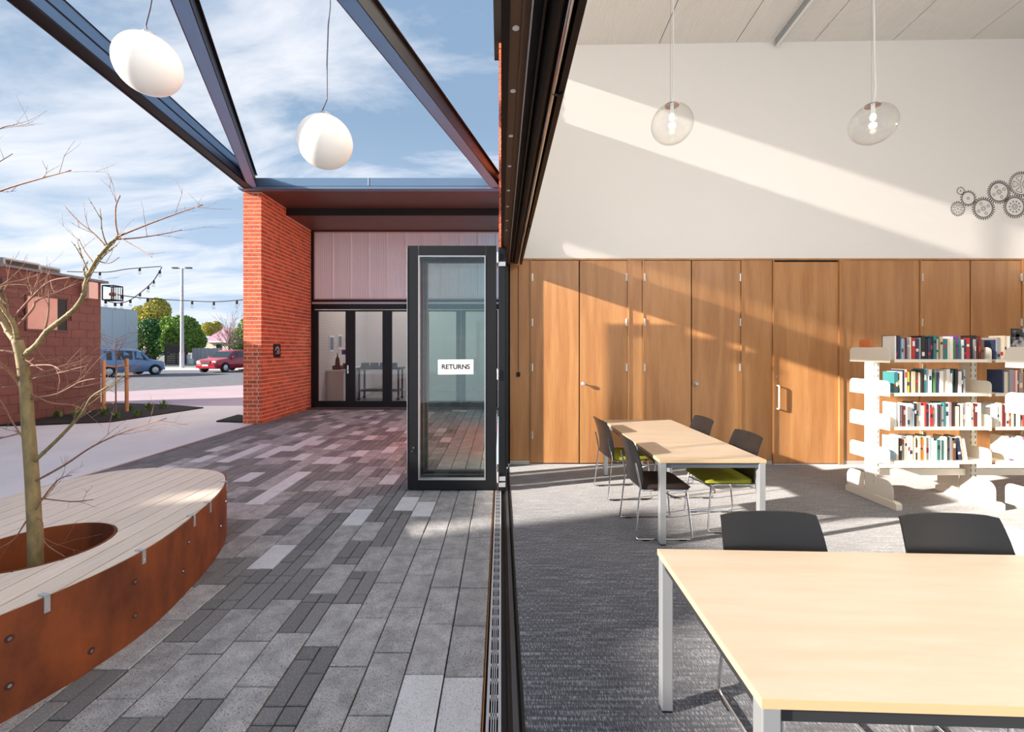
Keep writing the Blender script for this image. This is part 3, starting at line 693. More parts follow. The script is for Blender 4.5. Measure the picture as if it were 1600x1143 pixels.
while x < -2.0:
    b2 = bmf.copy(); nrm = Vector((math.cos(ang), math.sin(ang), 0)); piv = Vector((0, 2.7, 0))
    for xx, sgn in ((x+.0045, -1), (x+pw-.0045, 1)):
        bmesh.ops.bisect_plane(b2, geom=b2.verts[:]+b2.edges[:]+b2.faces[:], plane_co=Vector((xx, 2.7, 0)), plane_no=nrm*sgn, clear_outer=True)
    if b2.faces:
        bmesh.ops.dissolve_limit(b2, angle_limit=.01, verts=b2.verts[:], edges=b2.edges[:])
        ex_ = bmesh.ops.extrude_face_region(b2, geom=b2.faces[:])
        for vv in [e for e in ex_['geom'] if isinstance(e, bmesh.types.BMVert)]: vv.co.z -= .03
        bmesh.ops.recalc_face_normals(b2, faces=b2.faces[:])
        for vv in b2.verts: vv.co -= bn.location
        todo = set(b2.verts)
        while todo:
            isl = {todo.pop()}; stack = list(isl)
            while stack:
                for e_ in stack.pop().link_edges:
                    for w_ in e_.verts:
                        if w_ not in isl: isl.add(w_); stack.append(w_)
            todo -= isl; ids = {w_: i for i, w_ in enumerate(isl)}
            me = bpy.data.meshes.new('deck_plank'); me.from_pydata([tuple(w_.co) for w_ in ids], [], [[ids[w_] for w_ in f_.verts] for f_ in b2.faces if f_.verts[0] in isl]); me.materials.append(m_deck)
            o = bpy.data.objects.new('deck_plank', me); COL.objects.link(o); o.parent = bn
    b2.free(); x += pw
bmf.free()
def on_rim(y):                                     # point and outward normal of the visible rim at this y
    best = min((i for i in range(len(OL)) if OL[i].x > -2.75), key=lambda i: abs(OL[i].y-y))
    d = (OL[(best+1) % len(OL)]-OL[best-1]).normalized(); n = Vector((d.y, -d.x)); return OL[best], n, d
for y in (2.09, 2.56, 3.05, 3.36, 3.86):
    p, n, d = on_rim(y); n3, d3 = Vector((n.x, n.y, 0)), Vector((d.x, d.y, 0)); c = Vector((p.x, p.y, ZT))
    m = MB(); m.obox(c+n3*.010-Vector((0, 0, .035)), (n3, d3, Vector((0, 0, 1))), .003, .011, .04); m.obox(c-n3*.012+Vector((0, 0, .004)), (n3, d3, Vector((0, 0, 1))), .025, .011, .003)
    m.build('rim_clip', m_steel, bn)
    MB().sphere(c+n3*.013-Vector((0, 0, .055)), .004, 8, 6).build('clip_screw', m_chrome, bn)
for y, z in ((1.98, .36), (1.98, .15), (2.47, .33), (2.46, .14), (2.95, .17), (2.97, .33), (3.75, .33), (2.26, .10), (3.55, .2)):
    p, n, d = on_rim(y); a = Vector((p.x, p.y, z)); n3 = Vector((n.x, n.y, 0))
    MB().tube([a+n3*.006, a+n3*.013], [.010, .008], 12).build('bolt', m_chrome, bn)
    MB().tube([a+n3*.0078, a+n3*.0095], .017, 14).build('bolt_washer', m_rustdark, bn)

# --- young bare tree in the planter
m_bark = mat('young_bark', (150, 132, 88), .7, 0, 0, (96, 84, 62), 26, .7, (1, 1, .4), bump=.4)
m_twig = mat('twig_bark', (150, 112, 88), .7, 0, 0, (110, 66, 58), 20, .6)
TY = 2.55
tr = thing('young_tree', 'bare young tree with thin branches growing from the planter', 'tree', (at(56, 880, TY).x, TY, .16))
def P3(pts, y0=0.0, y1=0.0): 
    n = len(pts); return [at(u, v, TY+y0+(y1-y0)*i/max(n-1, 1)) for i, (u, v) in enumerate(pts)]
def dense(pts, k=4):
    out = []
    for i in range(len(pts)-1):
        p0, p1, p2, p3 = pts[max(i-1, 0)], pts[i], pts[i+1], pts[min(i+2, len(pts)-1)]
        for j in range(k):
            t = j/k; out.append(.5*((2*p1)+(p2-p0)*t+(2*p0-5*p1+4*p2-p3)*t*t+(3*p1-p0-3*p2+p3)*t**3))
    out.append(pts[-1]); return out
def taper(n, a, b): return [a+(b-a)*i/(n-1) for i in range(n)]
px = TY/F
tp = [at(56, 900, TY)]+P3([(55.5, 870), (53, 800), (49, 730), (44, 665), (40, 605), (34, 560), (27, 532)])
tp[0].z = .15
q = dense(tp); MB().tube(q, taper(len(q), 9.6*px, 6.8*px), 14).build('trunk', m_bark, tr, smooth='all')
def twig(mb, p, d, ln, r, lvl):
    pts = [p]; dd = d.copy()
    for k in range(4):
        dd = (dd+Vector((R.uniform(-.25, .25), R.uniform(-.25, .25), R.uniform(-.15, .3)))*.6).normalized(); pts.append(pts[-1]+dd*ln/4)
    mb.tube(pts, taper(5, r, r*.4), 5)
    for k in (2, 3): mb.sphere(pts[k], r*1.5, 5, 4)
    if lvl > 0:
        for k in range(R.randint(1, 2)):
            twig(mb, pts[R.randint(1, 3)], (dd+Vector((R.uniform(-1, 1), R.uniform(-1, 1), R.uniform(-.4, .8)))).normalized(), ln*.55, r*.65, lvl-1)
def branch(pts, r0, r1, y0=0.0, y1=0.0, tw=3, m=None, lvl=1):
    q = dense(P3(pts, y0, y1)); n = len(q); mb = MB(); rs = taper(n, r0*px*.70, r1*px*.85); mb.tube(q, rs, 8)
    for k in range(tw):
        i = R.randint(n//3, n-2); d = (q[i+1]-q[i]).normalized()
        dd = (d+Vector((R.uniform(-.9, .9), R.uniform(-.8, .8), R.uniform(-.5, .9)))).normalized()
        twig(mb, q[i], dd, R.uniform(.10, .26), max(rs[i]*.45, .0013), lvl)
    for k in range(2, n, 3): mb.sphere(q[k], rs[k]*1.25, 6, 4)
    return mb.build('branch', m or m_twig, tr, smooth='all')
branch([(36, 556), (58, 538), (73.5, 517.5), (97, 499), (118, 481), (131, 460), (134, 441), (147, 412), (168, 385), (185, 369)], 6.0, 2.3, 0, -.1, 5, m_bark)
branch([(185, 369), (181, 350), (181, 323), (188, 305)], 1.8, .8, -.1, -.1, 2)
branch([(185, 369), (233, 349.5), (286, 330), (317, 320)], 2.0, .7, -.1, -.2, 4)
branch([(180, 374), (219, 371), (262, 364), (284, 359)], 1.6, .6, -.1, 0, 3)
branch([(166, 385), (146, 364), (123, 346), (100, 321)], 1.6, .7, -.08, -.05, 2)
branch([(146, 410), (133, 393), (123, 373)], 1.4, .6, -.05, 0, 2)
branch([(186, 370), (213, 386), (226, 394), (238, 402)], 1.2, .5, -.1, -.2, 1)
branch([(152, 407), (170, 411), (186, 402)], 1.2, .6, -.06, -.1, 1)
branch([(28, 534), (16, 522), (5, 502), (-14, 470), (-30, 430), (-48, 372), (-60, 315)], 7.0, 2.6, 0, .12, 5, m_bark)
branch([(27, 530), (22, 507), (8, 486), (-4, 466), (-20, 420)], 5.0, 2.5, 0, -.1, 4, m_bark)
branch([(-58, 324), (0, 298), (66, 278), (111, 266)], 2.4, .8, .118, -.2, 4)
branch([(-60, 317), (-52, 272), (-30, 230), (0, 201), (27, 195)], 2.2, .7, .12, .1, 3)
branch([(-53, 275), (-30, 268), (0, 252), (20, 240)], 1.5, .6, .115, .2, 2)
branch([(26, 500), (26, 491), (52, 462), (79, 439), (113, 433)], 2.6, .9, 0, -.15, 5)
branch([(30, 507), (52, 481), (56, 470), (87, 457), (129, 439)], 2.4, .9, 0, .15, 5)
branch([(71, 513), (76, 486), (76, 450)], 2.2, .8, -.02, -.05, 4)
branch([(-8, 455), (4, 444), (39, 436), (71, 424)], 2.0, .8, -.07, .1, 3)
branch([(-7, 458), (8, 446), (47, 447), (54, 465)], 2.0, .9, -.07, 0, 3)
branch([(-20, 556), (0, 548), (26, 552), (38, 562)], 2.4, 2.8, -.05, 0, 2)
branch([(-8, 560), (0, 567), (18, 583), (33, 604)], 2.2, 2.8, -.15, 0, 3)
branch([(45, 571), (79, 570), (94, 578)], 1.8, .8, 0, -.15, 3)
branch([(47, 588), (87, 575), (115, 567), (152, 556)], 2.0, .7, 0, .15, 5)
branch([(47, 592), (89, 583), (136, 571)], 1.8, .7, 0, -.1, 4)
branch([(48, 622), (89, 615), (126, 596), (152, 591)], 2.2, .7, 0, -.1, 4)
branch([(48, 615), (79, 629), (110, 632), (129, 638)], 1.8, .8, 0, .1, 4)
branch([(52, 722), (88, 688), (115, 660), (131, 641), (143, 620), (168, 604)], 4.0, 1.2, 0, -.2, 6, m_bark)
branch([(54, 752), (101, 726), (145, 697), (198, 673), (260, 653)], 2.6, .7, 0, -.3, 7)
branch([(55, 800), (62, 785), (90, 750), (112, 742)], 2.0, .7, 0, -.1, 4)
branch([(64, 778), (110, 783), (145, 780)], 1.6, .6, -.02, -.1, 3)
branch([(54, 805), (66, 816), (70, 847), (101, 869)], 1.8, .7, 0, -.1, 3)
branch([(52, 800), (42, 812), (22, 842), (0, 856), (-15, 870)], 1.8, .8, 0, -.1, 3)
branch([(48, 690), (35, 677), (0, 684), (-20, 680)], 1.8, .8, 0, .1, 4)
branch([(48, 700), (20, 660), (5, 632), (-10, 610)], 1.8, .8, 0, .15, 4)

# --- red block building
RX, RY1, RZ = -10.68, 11.7, 3.45
m_block = mat('painted_block', (120, 76, 68), .75, 0, .05, (102, 62, 56), 5, .5, bump=.3, bscale=90)
m_joint = mat('painted_joint', (84, 46, 44), .9)
rb = thing('block_building', 'red painted concrete block building behind the bare tree', 'building', (RX, 9, 0))
B(-19, RX-.012, 1.14, RY1-.012, 0, RZ-.06).build('wall_core', m_joint, rb)
c = .2125; cells = []
for k in range(16):
    z0 = k*c+.004; off = 0 if k % 2 else .2
    y = RY1
    if off: y += .2
    while y > 6.0:
        ya, yb = max(y-.4, 6.0)+.004, min(y, RY1)-.004; y -= .4
        if yb-ya < .03: continue
        zm, ym = z0+c/2, (ya+yb)/2
        if 9.83 < ym < 10.78 and 2.07 < zm < 2.87: continue
        cells.append((ya, yb, z0, z0+c-.008))
far_ = MB()
for a, b_, z0, z1 in cells:
    if b_ > 9.0: B(RX-.10, RX, a, b_, z0, z1).build('block', m_block, rb)
    else: far_.box(RX-.10, RX, a, b_, z0, z1)
o = far_.build('blockwork', m_block, rb); o['kind'] = 'stuff'
B(-19, RX-.004, 1.14, 6.0, 0, RZ-.06).build('plain_wall', m_block, rb)
wn = B(RX-.02, RX+.006, 9.87, 10.55, 2.09, 2.84).build('window_blind', mat('pink_blind', (226, 178, 160), .7, 0, 0, (206, 150, 140), 3, .5), rb)
B(RX-.03, RX+.010, 10.55, 10.76, 2.09, 2.84).build('window_glass', m_rub, rb)
w = MB(); w.box(RX-.02, RX+.03, 9.83, 10.80, 2.04, 2.09); w.box(RX-.02, RX+.02, 9.83, 9.87, 2.09, 2.86); w.box(RX-.02, RX+.02, 10.76, 10.80, 2.09, 2.86); w.box(RX-.02, RX+.02, 9.83, 10.8, 2.84, 2.88); w.build('window_frame', mat('maroon_frame', (96, 52, 50), .6), rb)
B(-19, RX+.12, 1.14, RY1+.10, RZ-.06, RZ).build('roof_edge', mat('grey_flashing', (110, 106, 110), .5, .4), rb)
B(RX-.02, RX+.03, 9.28, 9.36, 2.75, 3.15).build('wall_vent', m_rub, rb)
B(RX+.01, RX+.2, RY1-.55, RY1-.30, RZ-.52, RZ-.10).build('corner_light', mat('pink_light', (230, 190, 176), .6), rb)
cg = MB(); a, b_ = Vector((RX+.02, RY1+.02, RZ-.50)), Vector((RX+.32, RY1+.30, RZ-.12))
P8 = [Vector((x, y, z)) for x in (a.x, b_.x) for y in (a.y, b_.y) for z in (a.z, b_.z)]
for i in range(8):
    for j in range(i+1, 8):
        if sum(abs(P8[i][k]-P8[j][k]) > 1e-6 for k in range(3)) == 1: cg.tube([P8[i], P8[j]], .016, 5)
for k in range(1, 4):
    yy = a.y+(b_.y-a.y)*k/4; cg.tube([(b_.x, yy, a.z), (b_.x, yy, b_.z)], .008, 5)
cg.build('light_cage', m_dark, rb); MB().sphere((RX+.17, RY1+.16, RZ-.34), .08, 12, 8, .7).build('flood_light', mat('lamp_orange', (190, 110, 80), .5), rb)
tall = B(-11.4, RX-.5, -1.1, .66, 0, 4.25).build('shade_screen', m_block); tag(tall, 'tall unseen block screen added left of the view to cast shade', 'wall')  # unseen screen added to keep the near floor in shade
tag(B(-18, -11.4, -1.1, .66, 0, 3.2).build('shade_block_rear', m_block), 'low unseen block added behind the shade screen', 'building')  # unseen mass added behind the screen, kept low so the sun clears it
tag(B(-18, RX-.5, -8, -1.1, 0, 3.98).build('shade_block_long', m_block), 'long unseen block added beyond the shade screen to cast shade', 'building')  # unseen mass added to shade the floor closest to the camera
low = B(-18, RX-.2, .66, 1.14, 0, 3.22).build('shade_block_link', m_block); tag(low, 'low unseen block added beside the red building, shaped to pass a sun strip', 'building')  # unseen filler, its height shaped to let a strip of sun through
def unit(name, label, x0, x1, y0, y1, h):
    t = thing(name, label, 'roof unit', ((x0+x1)/2, (y0+y1)/2, RZ)); mm = mat('unit_grey', (196, 192, 186), .5)
    B(x0, x1, y0, y1, RZ+.04, RZ+h).build('casing', mm, t, bevel=.01)
    for k in range(5): 
        z = RZ+.10+k*(h-.14)/5; B(x1, x1+.012, y0+.05, y1-.05, z, z+.02).build('louvre', m_dark, t)
    for y in (y0+.05, y1-.1): B(x0+.05, x1-.05, y, y+.05, RZ, RZ+.04).build('foot', m_dark, t)
unit('air_conditioner', 'pale rooftop air conditioner unit on the red building nearest its corner', -12.2, -11.6, 11.0, 11.55, .30)
unit('air_conditioner', 'pale rooftop air conditioner unit above the pink window blind', -11.9, -11.3, 9.95, 10.75, .27)
t = thing('roof_vent', 'dark vertical vent box on the roof at the left edge of view', 'roof vent', (-11.6, 9.6, RZ))
B(-11.9, -11.45, 9.35, 9.95, RZ, RZ+.62).build('casing', mat('vent_brown', (100, 84, 92), .6), t); B(-11.45, -11.43, 9.88, 9.95, RZ, RZ+.66).build('corner_post', m_steel, t)

# --- bed plants, stakes and sapling
m_leaf = mat('bed_leaf', (92, 120, 52), .6, 0, .25); m_stake = mat('stake_timber', (206, 146, 96), .7, 0, .05, (170, 112, 70), 20, .5, (1, 1, .2))
spots = [(205, 642), (232, 641), (160, 650), (120, 652), (182, 655), (90, 653), (215, 651), (255, 639)]
nm = ['beside the front stake', 'between stake and footpath', 'under the wall corner', 'below the blockwork', 'in front of the stakes', 'behind the tree trunk', 'right of the sapling', 'at the pointed end']
for (u, v), s_ in zip(spots, nm):
    p = gnd(u, v); m = MB(); hh = R.uniform(.16, .30)
    for k in range(26):
        a = R.random()*6.28; ln = hh*R.uniform(.6, 1.1); lean = R.uniform(.15, .7); d = Vector((math.cos(a)*lean, math.sin(a)*lean, 1)).normalized()
        b0 = p+Vector((R.uniform(-.06, .06), R.uniform(-.06, .06), .02)); s1 = Vector((-math.sin(a), math.cos(a), 0))*.012
        m.add([b0-s1, b0+s1, b0+d*ln*.6+s1*1.2+Vector((0, 0, 0)), b0+d*ln+Vector((math.cos(a), math.sin(a), -.3))*ln*.15, b0+d*ln*.6-s1*1.2], [(0, 1, 2, 3, 4)])
    tag(m.build('grass_tuft', m_leaf), f'small green tuft in the mulch bed {s_}', 'plant', 'green tufts in the mulch bed')
st = thing('tree_stake', 'pair of timber stakes with a strap holding the sapling', 'tree stakes', gnd(180, 648))
for u, v0, v1 in ((162, 648, 562), (198, 644, 560)):
    p = gnd(u, v0); q = at(u, v1, p.y); MB().tube([p-Vector((0, 0, .1)), q], .042, 10).build('stake', m_stake, st, smooth=True)
a, b_ = gnd(162, 648), gnd(198, 644)
MB().tube([at(162, 571, a.y), at(180, 573, (a.y+b_.y)/2), at(198, 569, b_.y)], .02, 6).build('strap', m_stake, st)
MB().tube([at(162, 632, a.y), at(177, 630, a.y)], .025, 6).build('short_rail', m_stake, st)
sp = thing('sapling', 'thin bare sapling tied between two timber stakes', 'tree', gnd(181, 646))
m = MB(); p = gnd(181, 646); m.tube([p, p+Vector((.0, 0, 1.0)), p+Vector((.03, 0, 1.9))], [.018, .014, .006], 6); m.build('stem', m_twig, sp)
m = MB()
for k in range(26):
    z = R.uniform(.5, 1.9); twig(m, p+Vector((.015, 0, z)), Vector((R.uniform(-1, 1), R.uniform(-1, 1), R.uniform(.1, .6))).normalized(), R.uniform(.4, .9), .005, 1)
m.build('twigs', m_twig, sp)

# --- string lights
def string_light(label, path, Y, n, name='string_light'):
    pts = [at(u, v, y) for (u, v), y in zip(path, Y)]; q = dense(pts, 6)
    t = thing(name, label, 'string light', q[0]); MB().tube(q, .012, 5).build('wire', m_rub, t)
    for k in range(n):
        p = q[int((k+.6)/n*(len(q)-1))]
        MB().tube([p, p-Vector((0, 0, .09))], .030, 8).build('socket', m_rub, t)
        MB().sphere(p-Vector((0, 0, .15)), .042, 8, 6).build('bulb', glass('bulb_glass', (.9, .9, .9), 1.5, 2.0), t)
string_light('upper festoon wire with bulbs from the roof of the red building', [(105, 424), (165, 425), (200, 420), (252, 416)], [12.2, 12.3, 12.5, 12.8], 2)
string_light('slack festoon wire with many bulbs sagging to the building corner', [(253, 417), (240, 438), (222, 455), (200, 470), (180, 473), (160, 467)], [12.8, 12.7, 12.6, 12.4, 12.2, 12.0], 8)
string_light('long level festoon wire reaching the brick pier', [(183, 460), (220, 465), (300, 470), (340, 471), (381, 468)], [12.0, 12.0, 11.5, 10.8, 9.9], 5)
# ================================================================== THINGS, street
def loft(mb, secs):
    n = len(secs[0]); vs = [p for s in secs for p in s]; fs = []
    for i in range(len(secs)-1):
        for k in range(n): fs.append((i*n+k, i*n+(k+1) % n, (i+1)*n+(k+1) % n, (i+1)*n+k))
    fs.append(tuple(range(n))); fs.append(tuple((len(secs)-1)*n+k for k in range(n))[::-1]); return mb.add(vs, fs)
m_cglass = mat('car_glass', (40, 48, 56), .08, 0, coat=.5); m_tyre = mat('tyre', (22, 22, 24), .8); m_rim = mat('wheel_rim', (200, 202, 206), .3, .7)
m_lamp = mat('headlamp', (236, 240, 242), .1, .2)
def car(label, paint, secs, wheels, wr_, wins, loc, rz, front, name='car'):
    t = thing(name, label, 'car', loc, rz); mb = MB(); S_ = []
    for x, hw, zl, zb, zr, rw in secs:
        half = [(hw*.86, zl), (hw*.97, zl+.10), (hw, (zl+zb)/2), (hw*.98, zb), (rw+(hw-rw)*.12, zr-.09*(zr-zb > .2)), (rw*.86, zr)]
        S_.append([(x, y, z) for y, z in half]+[(x, -y, z) for y, z in reversed(half)])
    loft(mb, S_); mb.build('body', paint, t, world=False, smooth=True)
    def side(x, tt, s):
        for a, b in zip(secs[:-1], secs[1:]):
            if a[0] <= x <= b[0]:
                f = (x-a[0])/(b[0]-a[0]); hw, zb, zr, rw = [a[i]+(b[i]-a[i])*f for i in (1, 3, 4, 5)]
                y0, z0, y1, z1 = hw*.98, zb, rw+(hw-rw)*.12, zr-.09
                return Vector((x, s*(y0+(y1-y0)*tt+.008), z0+(z1-z0)*tt))
    for s in (1, -1):
        for pts in wins:
            q = [side(x, tt, s) for x, tt in pts]; inn = [p-Vector((0, s*.03, 0)) for p in q]; n = len(q)
            MB().add([tuple(p) for p in q+inn], [tuple(range(n)), tuple(range(n, 2*n))]+[(i, (i+1) % n, n+(i+1) % n, n+i) for i in range(n)]).build('side_window', m_cglass, t, world=False)
        for x in wheels:
            y = s*(secs[2][1]-.08); w = MB().lathe([(.0001, -.1), (wr_*.92, -.1), (wr_, -.06), (wr_, .06), (wr_*.92, .1), (.0001, .1)], 24, (x, y, wr_), 'y'); o = w.build('wheel', m_tyre, t, world=False, smooth=True)
            h = MB().lathe([(.0001, s*.115), (wr_*.25, s*.118), (wr_*.62, s*.106), (wr_*.64, s*.09)], 20, (x, y, wr_), 'y'); h.build('rim', m_rim, o, world=False, smooth=True)
            MB().lathe([(wr_*1.0, s*.085), (wr_*1.16, s*.085), (wr_*1.16, s*.10), (wr_*1.0, s*.10)], 24, (x, y, wr_), 'y').build('wheel_arch', m_tyre, t, world=False)
    front(t); return t
blue = mat('blue_car_paint', (112, 152, 192), .25, .1, coat=.6); red = mat('red_car_paint', (176, 36, 52), .25, .1, coat=.6)
sb = [(-2.0, .70, .42, .88, 1.50, .60), (-1.94, .80, .30, .92, 1.60, .70), (-1.7, .84, .24, .94, 1.65, .74), (-.6, .85, .22, .95, 1.67, .75), (.35, .85, .22, .95, 1.63, .73), (.62, .85, .22, .95, 1.50, .70), (1.02, .84, .22, .96, 1.02, .74), (1.15, .84, .22, .94, .98, .74), (1.75, .80, .24, .84, .87, .68), (1.92, .72, .30, .74, .78, .58), (1.98, .60, .40, .66, .70, .48)]
def front_blue(t):
    for s in (1, -1):
        MB().sphere((1.9, s*.56, .66), .12, 12, 8).build('headlamp', m_lamp, t, world=False, smooth='all')
        MB().sphere((.78, s*.93, 1.02), .09, 10, 6).build('mirror', blue, t, world=False, smooth='all')
    MB().box(1.95, 2.02, -.62, .62, .30, .44).build('bumper', blue, t, world=False)
    MB().add([(.64, -.64, 1.49), (.64, .64, 1.49), (1.03, .70, 1.04), (1.03, -.70, 1.04), (.60, -.64, 1.46), (.60, .64, 1.46), (.98, .7, 1.0), (.98, -.7, 1.0)], [(0,1,2,3),(4,5,6,7),(0,1,5,4),(1,2,6,5),(2,3,7,6),(3,0,4,7)]).build('windscreen', m_cglass, t, world=False)
    MB().box(-2.03, -1.98, -.5, .5, 1.0, 1.42).build('rear_window', m_cglass, t, world=False)
    MB().box(-2.06, -1.96, -.72, .72, .34, .52).build('rear_bumper', hm, t, world=False)
p = gnd(203, 585.5)
car('blue boxy hatchback parked on the road beside the red building', blue, sb, (-1.22, 1.28), .31,
    [[(-1.85, .08), (-1.05, .08), (-1.05, .92), (-1.78, .92)], [(-.86, .08), (.02, .08), (.02, .95), (-.86, .95)], [(.14, .08), (.86, .08), (.52, .90), (.14, .95)]], (-23.25, 27.0, -.03), math.radians(70), front_blue)
sr = [(-2.1, .66, .44, .90, 1.05, .56), (-2.0, .80, .32, .95, 1.35, .66), (-1.7, .84, .26, .96, 1.52, .70), (-.6, .86, .24, .97, 1.58, .72), (.1, .86, .24, .97, 1.55, .70), (.35, .86, .24, .97, 1.46, .68), (.95, .85, .24, .98, 1.04, .74), (1.1, .85, .24, .95, .99, .74), (1.85, .82, .26, .88, .91, .68), (2.08, .76, .30, .76, .80, .62), (2.16, .64, .36, .66, .70, .54)]
def front_red(t):
    for s in (1, -1):
        MB().box(1.98, 2.13, s*.58-.15, s*.58+.15, .66, .82).build('headlamp', m_lamp, t, world=False, bevel=.03)
        MB().sphere((.70, s*.95, 1.05), .09, 10, 6).build('mirror', red, t, world=False, smooth='all')
        MB().cyl((2.12, s*.52, .42), .07, .04, 12, 'x').build('fog_lamp', m_lamp, t, world=False)
    MB().box(2.10, 2.19, -.34, .34, .62, .78).build('grille', m_rub, t, world=False); MB().box(2.10, 2.2, -.7, .7, .34, .50).build('bumper', red, t, world=False)
    MB().box(2.19, 2.21, -.22, .22, .46, .57).build('number_plate', hm, t, world=False)
    MB().add([(.37, -.62, 1.45), (.37, .62, 1.45), (.97, .70, 1.05), (.97, -.70, 1.05), (.32, -.62, 1.42), (.32, .62, 1.42), (.92, .7, 1.0), (.92, -.7, 1.0)], [(0,1,2,3),(4,5,6,7),(0,1,5,4),(1,2,6,5),(2,3,7,6),(3,0,4,7)]).build('windscreen', m_cglass, t, world=False)
p = gnd(376, 578)
car('red wagon parked facing the camera beside the brick pier', red, sr, (-1.3, 1.36), .33,
    [[(-1.8, .1), (-1.0, .08), (-1.0, .92), (-1.6, .88)], [(-.85, .08), (-.1, .08), (-.1, .95), (-.85, .95)], [(.02, .08), (.8, .08), (.38, .88), (.02, .95)]], (-20.0, 32.2, -.03), math.radians(-97), front_red)

# person behind the blue car
pt = at(227, 545, 34.6); X0, Y0_ = pt.x, 34.6
pe = thing('person', 'person in dark clothes standing behind the blue car', 'person', (X0, Y0_, .06))
me = bpy.data.meshes.new('body')
J = [(0,0,.95),(0,0,1.15),(0,.0,1.38),(0,0,1.50),(0,-.01,1.58),(0,-.01,1.70),(.11,0,.90),(.12,-.02,.50),(.12,.02,.08),(.12,-.14,.04),(-.11,0,.90),(-.12,-.02,.50),(-.12,.02,.08),(-.12,-.14,.04),(.18,0,1.42),(.25,0,1.15),(.22,-.16,.98),(-.18,0,1.42),(-.25,0,1.15),(-.22,-.16,.98),(.21,-.22,.94),(-.21,-.22,.94)]
E = [(0,1),(1,2),(2,3),(3,4),(4,5),(0,6),(6,7),(7,8),(8,9),(0,10),(10,11),(11,12),(12,13),(2,14),(14,15),(15,16),(2,17),(17,18),(18,19),(16,20),(19,21)]
RR = [.15,.14,.16,.06,.09,.08,.10,.07,.05,.04,.10,.07,.05,.04,.075,.05,.035,.075,.05,.035,.03,.03]
me.from_pydata(J, E, []); o = bpy.data.objects.new('body', me); COL.objects.link(o); o.parent = pe
sk_ = o.modifiers.new('skin', 'SKIN'); o.modifiers.new('sub', 'SUBSURF').levels = 1
for i, r in enumerate(RR): me.skin_vertices[0].data[i].radius = (r, r)
me.skin_vertices[0].data[0].use_root = True
m_cloth = mat('dark_clothes', (34, 34, 42), .8); me.materials.append(m_cloth)
h = MB().sphere((0, -.02, 1.665), .105, 14, 10, 1.2); h.build('head', mat('skin', (206, 160, 136), .6), pe, world=False, smooth='all')
fc = MB(); fc.sphere((0, -.125, 1.66), .018, 6, 4)
for s in (1, -1): fc.sphere((s*.105, -.01, 1.66), .025, 6, 4)
fc.build('nose_and_ears', mat('skin', (0, 0, 0)), pe, world=False)
MB().lathe([(.0001, 1.80), (.07, 1.785), (.112, 1.72), (.116, 1.68), (.11, 1.66)], 14, (0, 0, 0)).build('hair', mat('dark_hair', (40, 32, 28), .7), pe, world=False, smooth='all')

# street lamp
p = gnd(284.5, 575.5); p.z = .06; zt = at(284, 419, p.y).z
sl = thing('street_lamp', 'tall pale double-headed street lamp by the far kerb', 'street lamp', p); m_pole = mat('galvanised_pole', (196, 192, 196), .45, .4)
MB().tube([p, p+Vector((0, 0, 1.3))], .16, 14).build('base_sleeve', m_pole, sl); MB().tube([p+Vector((0, 0, 1.3)), Vector((p.x, p.y, zt))], [.14, .09], 14).build('pole', m_pole, sl, smooth=True)
for s in (-1, 1):
    MB().tube([(p.x, p.y, zt), (p.x+s*.35, p.y, zt+.03)], .05, 8).build('arm', m_pole, sl)
    MB().box(p.x+s*.55-.22, p.x+s*.55+.22, p.y-.12, p.y+.12, zt-.02, zt+.08).build('lamp_head', m_dark, sl)

# buildings and fences far away
wbld = thing('white_building', 'plain white walled building behind the blue car', 'building', (-40, 40, 0))
m_wb = mat('white_wall', (206, 212, 220), .8); Yw = 37.0; zt = at(200, 472.5, Yw).z
x1 = at(77, 0, Yw).x; x0 = x1-6
B(x0, x1, Yw, Yw+9, .05, zt).build('wall', m_wb, wbld); B(x0-.05, x1+.02, Yw-.06, Yw+9.02, zt, zt+.12).build('parapet_cap', m_silver, wbld)
for k in range(1, 6): B(x1, x1+.012, Yw+k*1.5-.01, Yw+k*1.5+.01, .05, zt).build('panel_joint', m_silver, wbld)
MB().box(at(161, 0, 30).x-.1, at(161, 0, 30).x+.5, 29.7, 30, 3.05, 3.3)
hs = thing('house', 'low house with a pink hipped roof behind the paling fence', 'house', at(345, 560, 58))
Yh = 58.0; a, b_ = at(318, 533, Yh), at(420, 533, Yh); pk = at(352, 512, Yh+4)
B(a.x+.3, b_.x-.3, Yh, Yh+8, .05, a.z).build('wall', mat('cream_weatherboard', (206, 200, 186), .8), hs)
rf = MB(); rf.add([(a.x, Yh-.4, a.z), (b_.x, Yh-.4, a.z), (b_.x, Yh+8.4, a.z), (a.x, Yh+8.4, a.z), (pk.x, Yh+4, pk.z), (b_.x-3, Yh+4, pk.z)], [(0,1,5,4),(1,2,5),(2,3,4,5),(3,0,4),(3,2,1,0)]); rf.build('roof', mat('pink_roof', (204, 156, 172), .6, 0, 0, (186, 136, 154), 1.5, .5), hs)
w0, w1 = at(338, 538, Yh), at(346, 546, Yh); B(w0.x, w1.x, Yh-.04, Yh, w1.z-.5, w0.z).build('window', m_cglass, hs); B(a.x-.05, b_.x, Yh-.45, Yh-.38, a.z-.15, a.z+.02).build('gutter', hm, hs)
fn = thing('paling_fence', 'grey timber paling fence in front of the pink roofed house', 'fence', at(324, 567, 47)); m_pal = mat('weathered_paling', (190, 186, 186), .85, 0, .15)
Yf = 47.0; xa, xb = at(300, 0, Yf).x, at(346, 0, Yf).x; n = 22
for k in range(n):
    xx = xa+(xb-xa)*k/n; B(xx+.01, xx+(xb-xa)/n-.01, Yf, Yf+.03, .05, 1.68+R.uniform(-.05, .05)).build('paling', m_pal, fn)
for z in (.5, 1.3): B(xa, xb, Yf+.03, Yf+.1, z, z+.1).build('fence_rail', m_pal, fn)
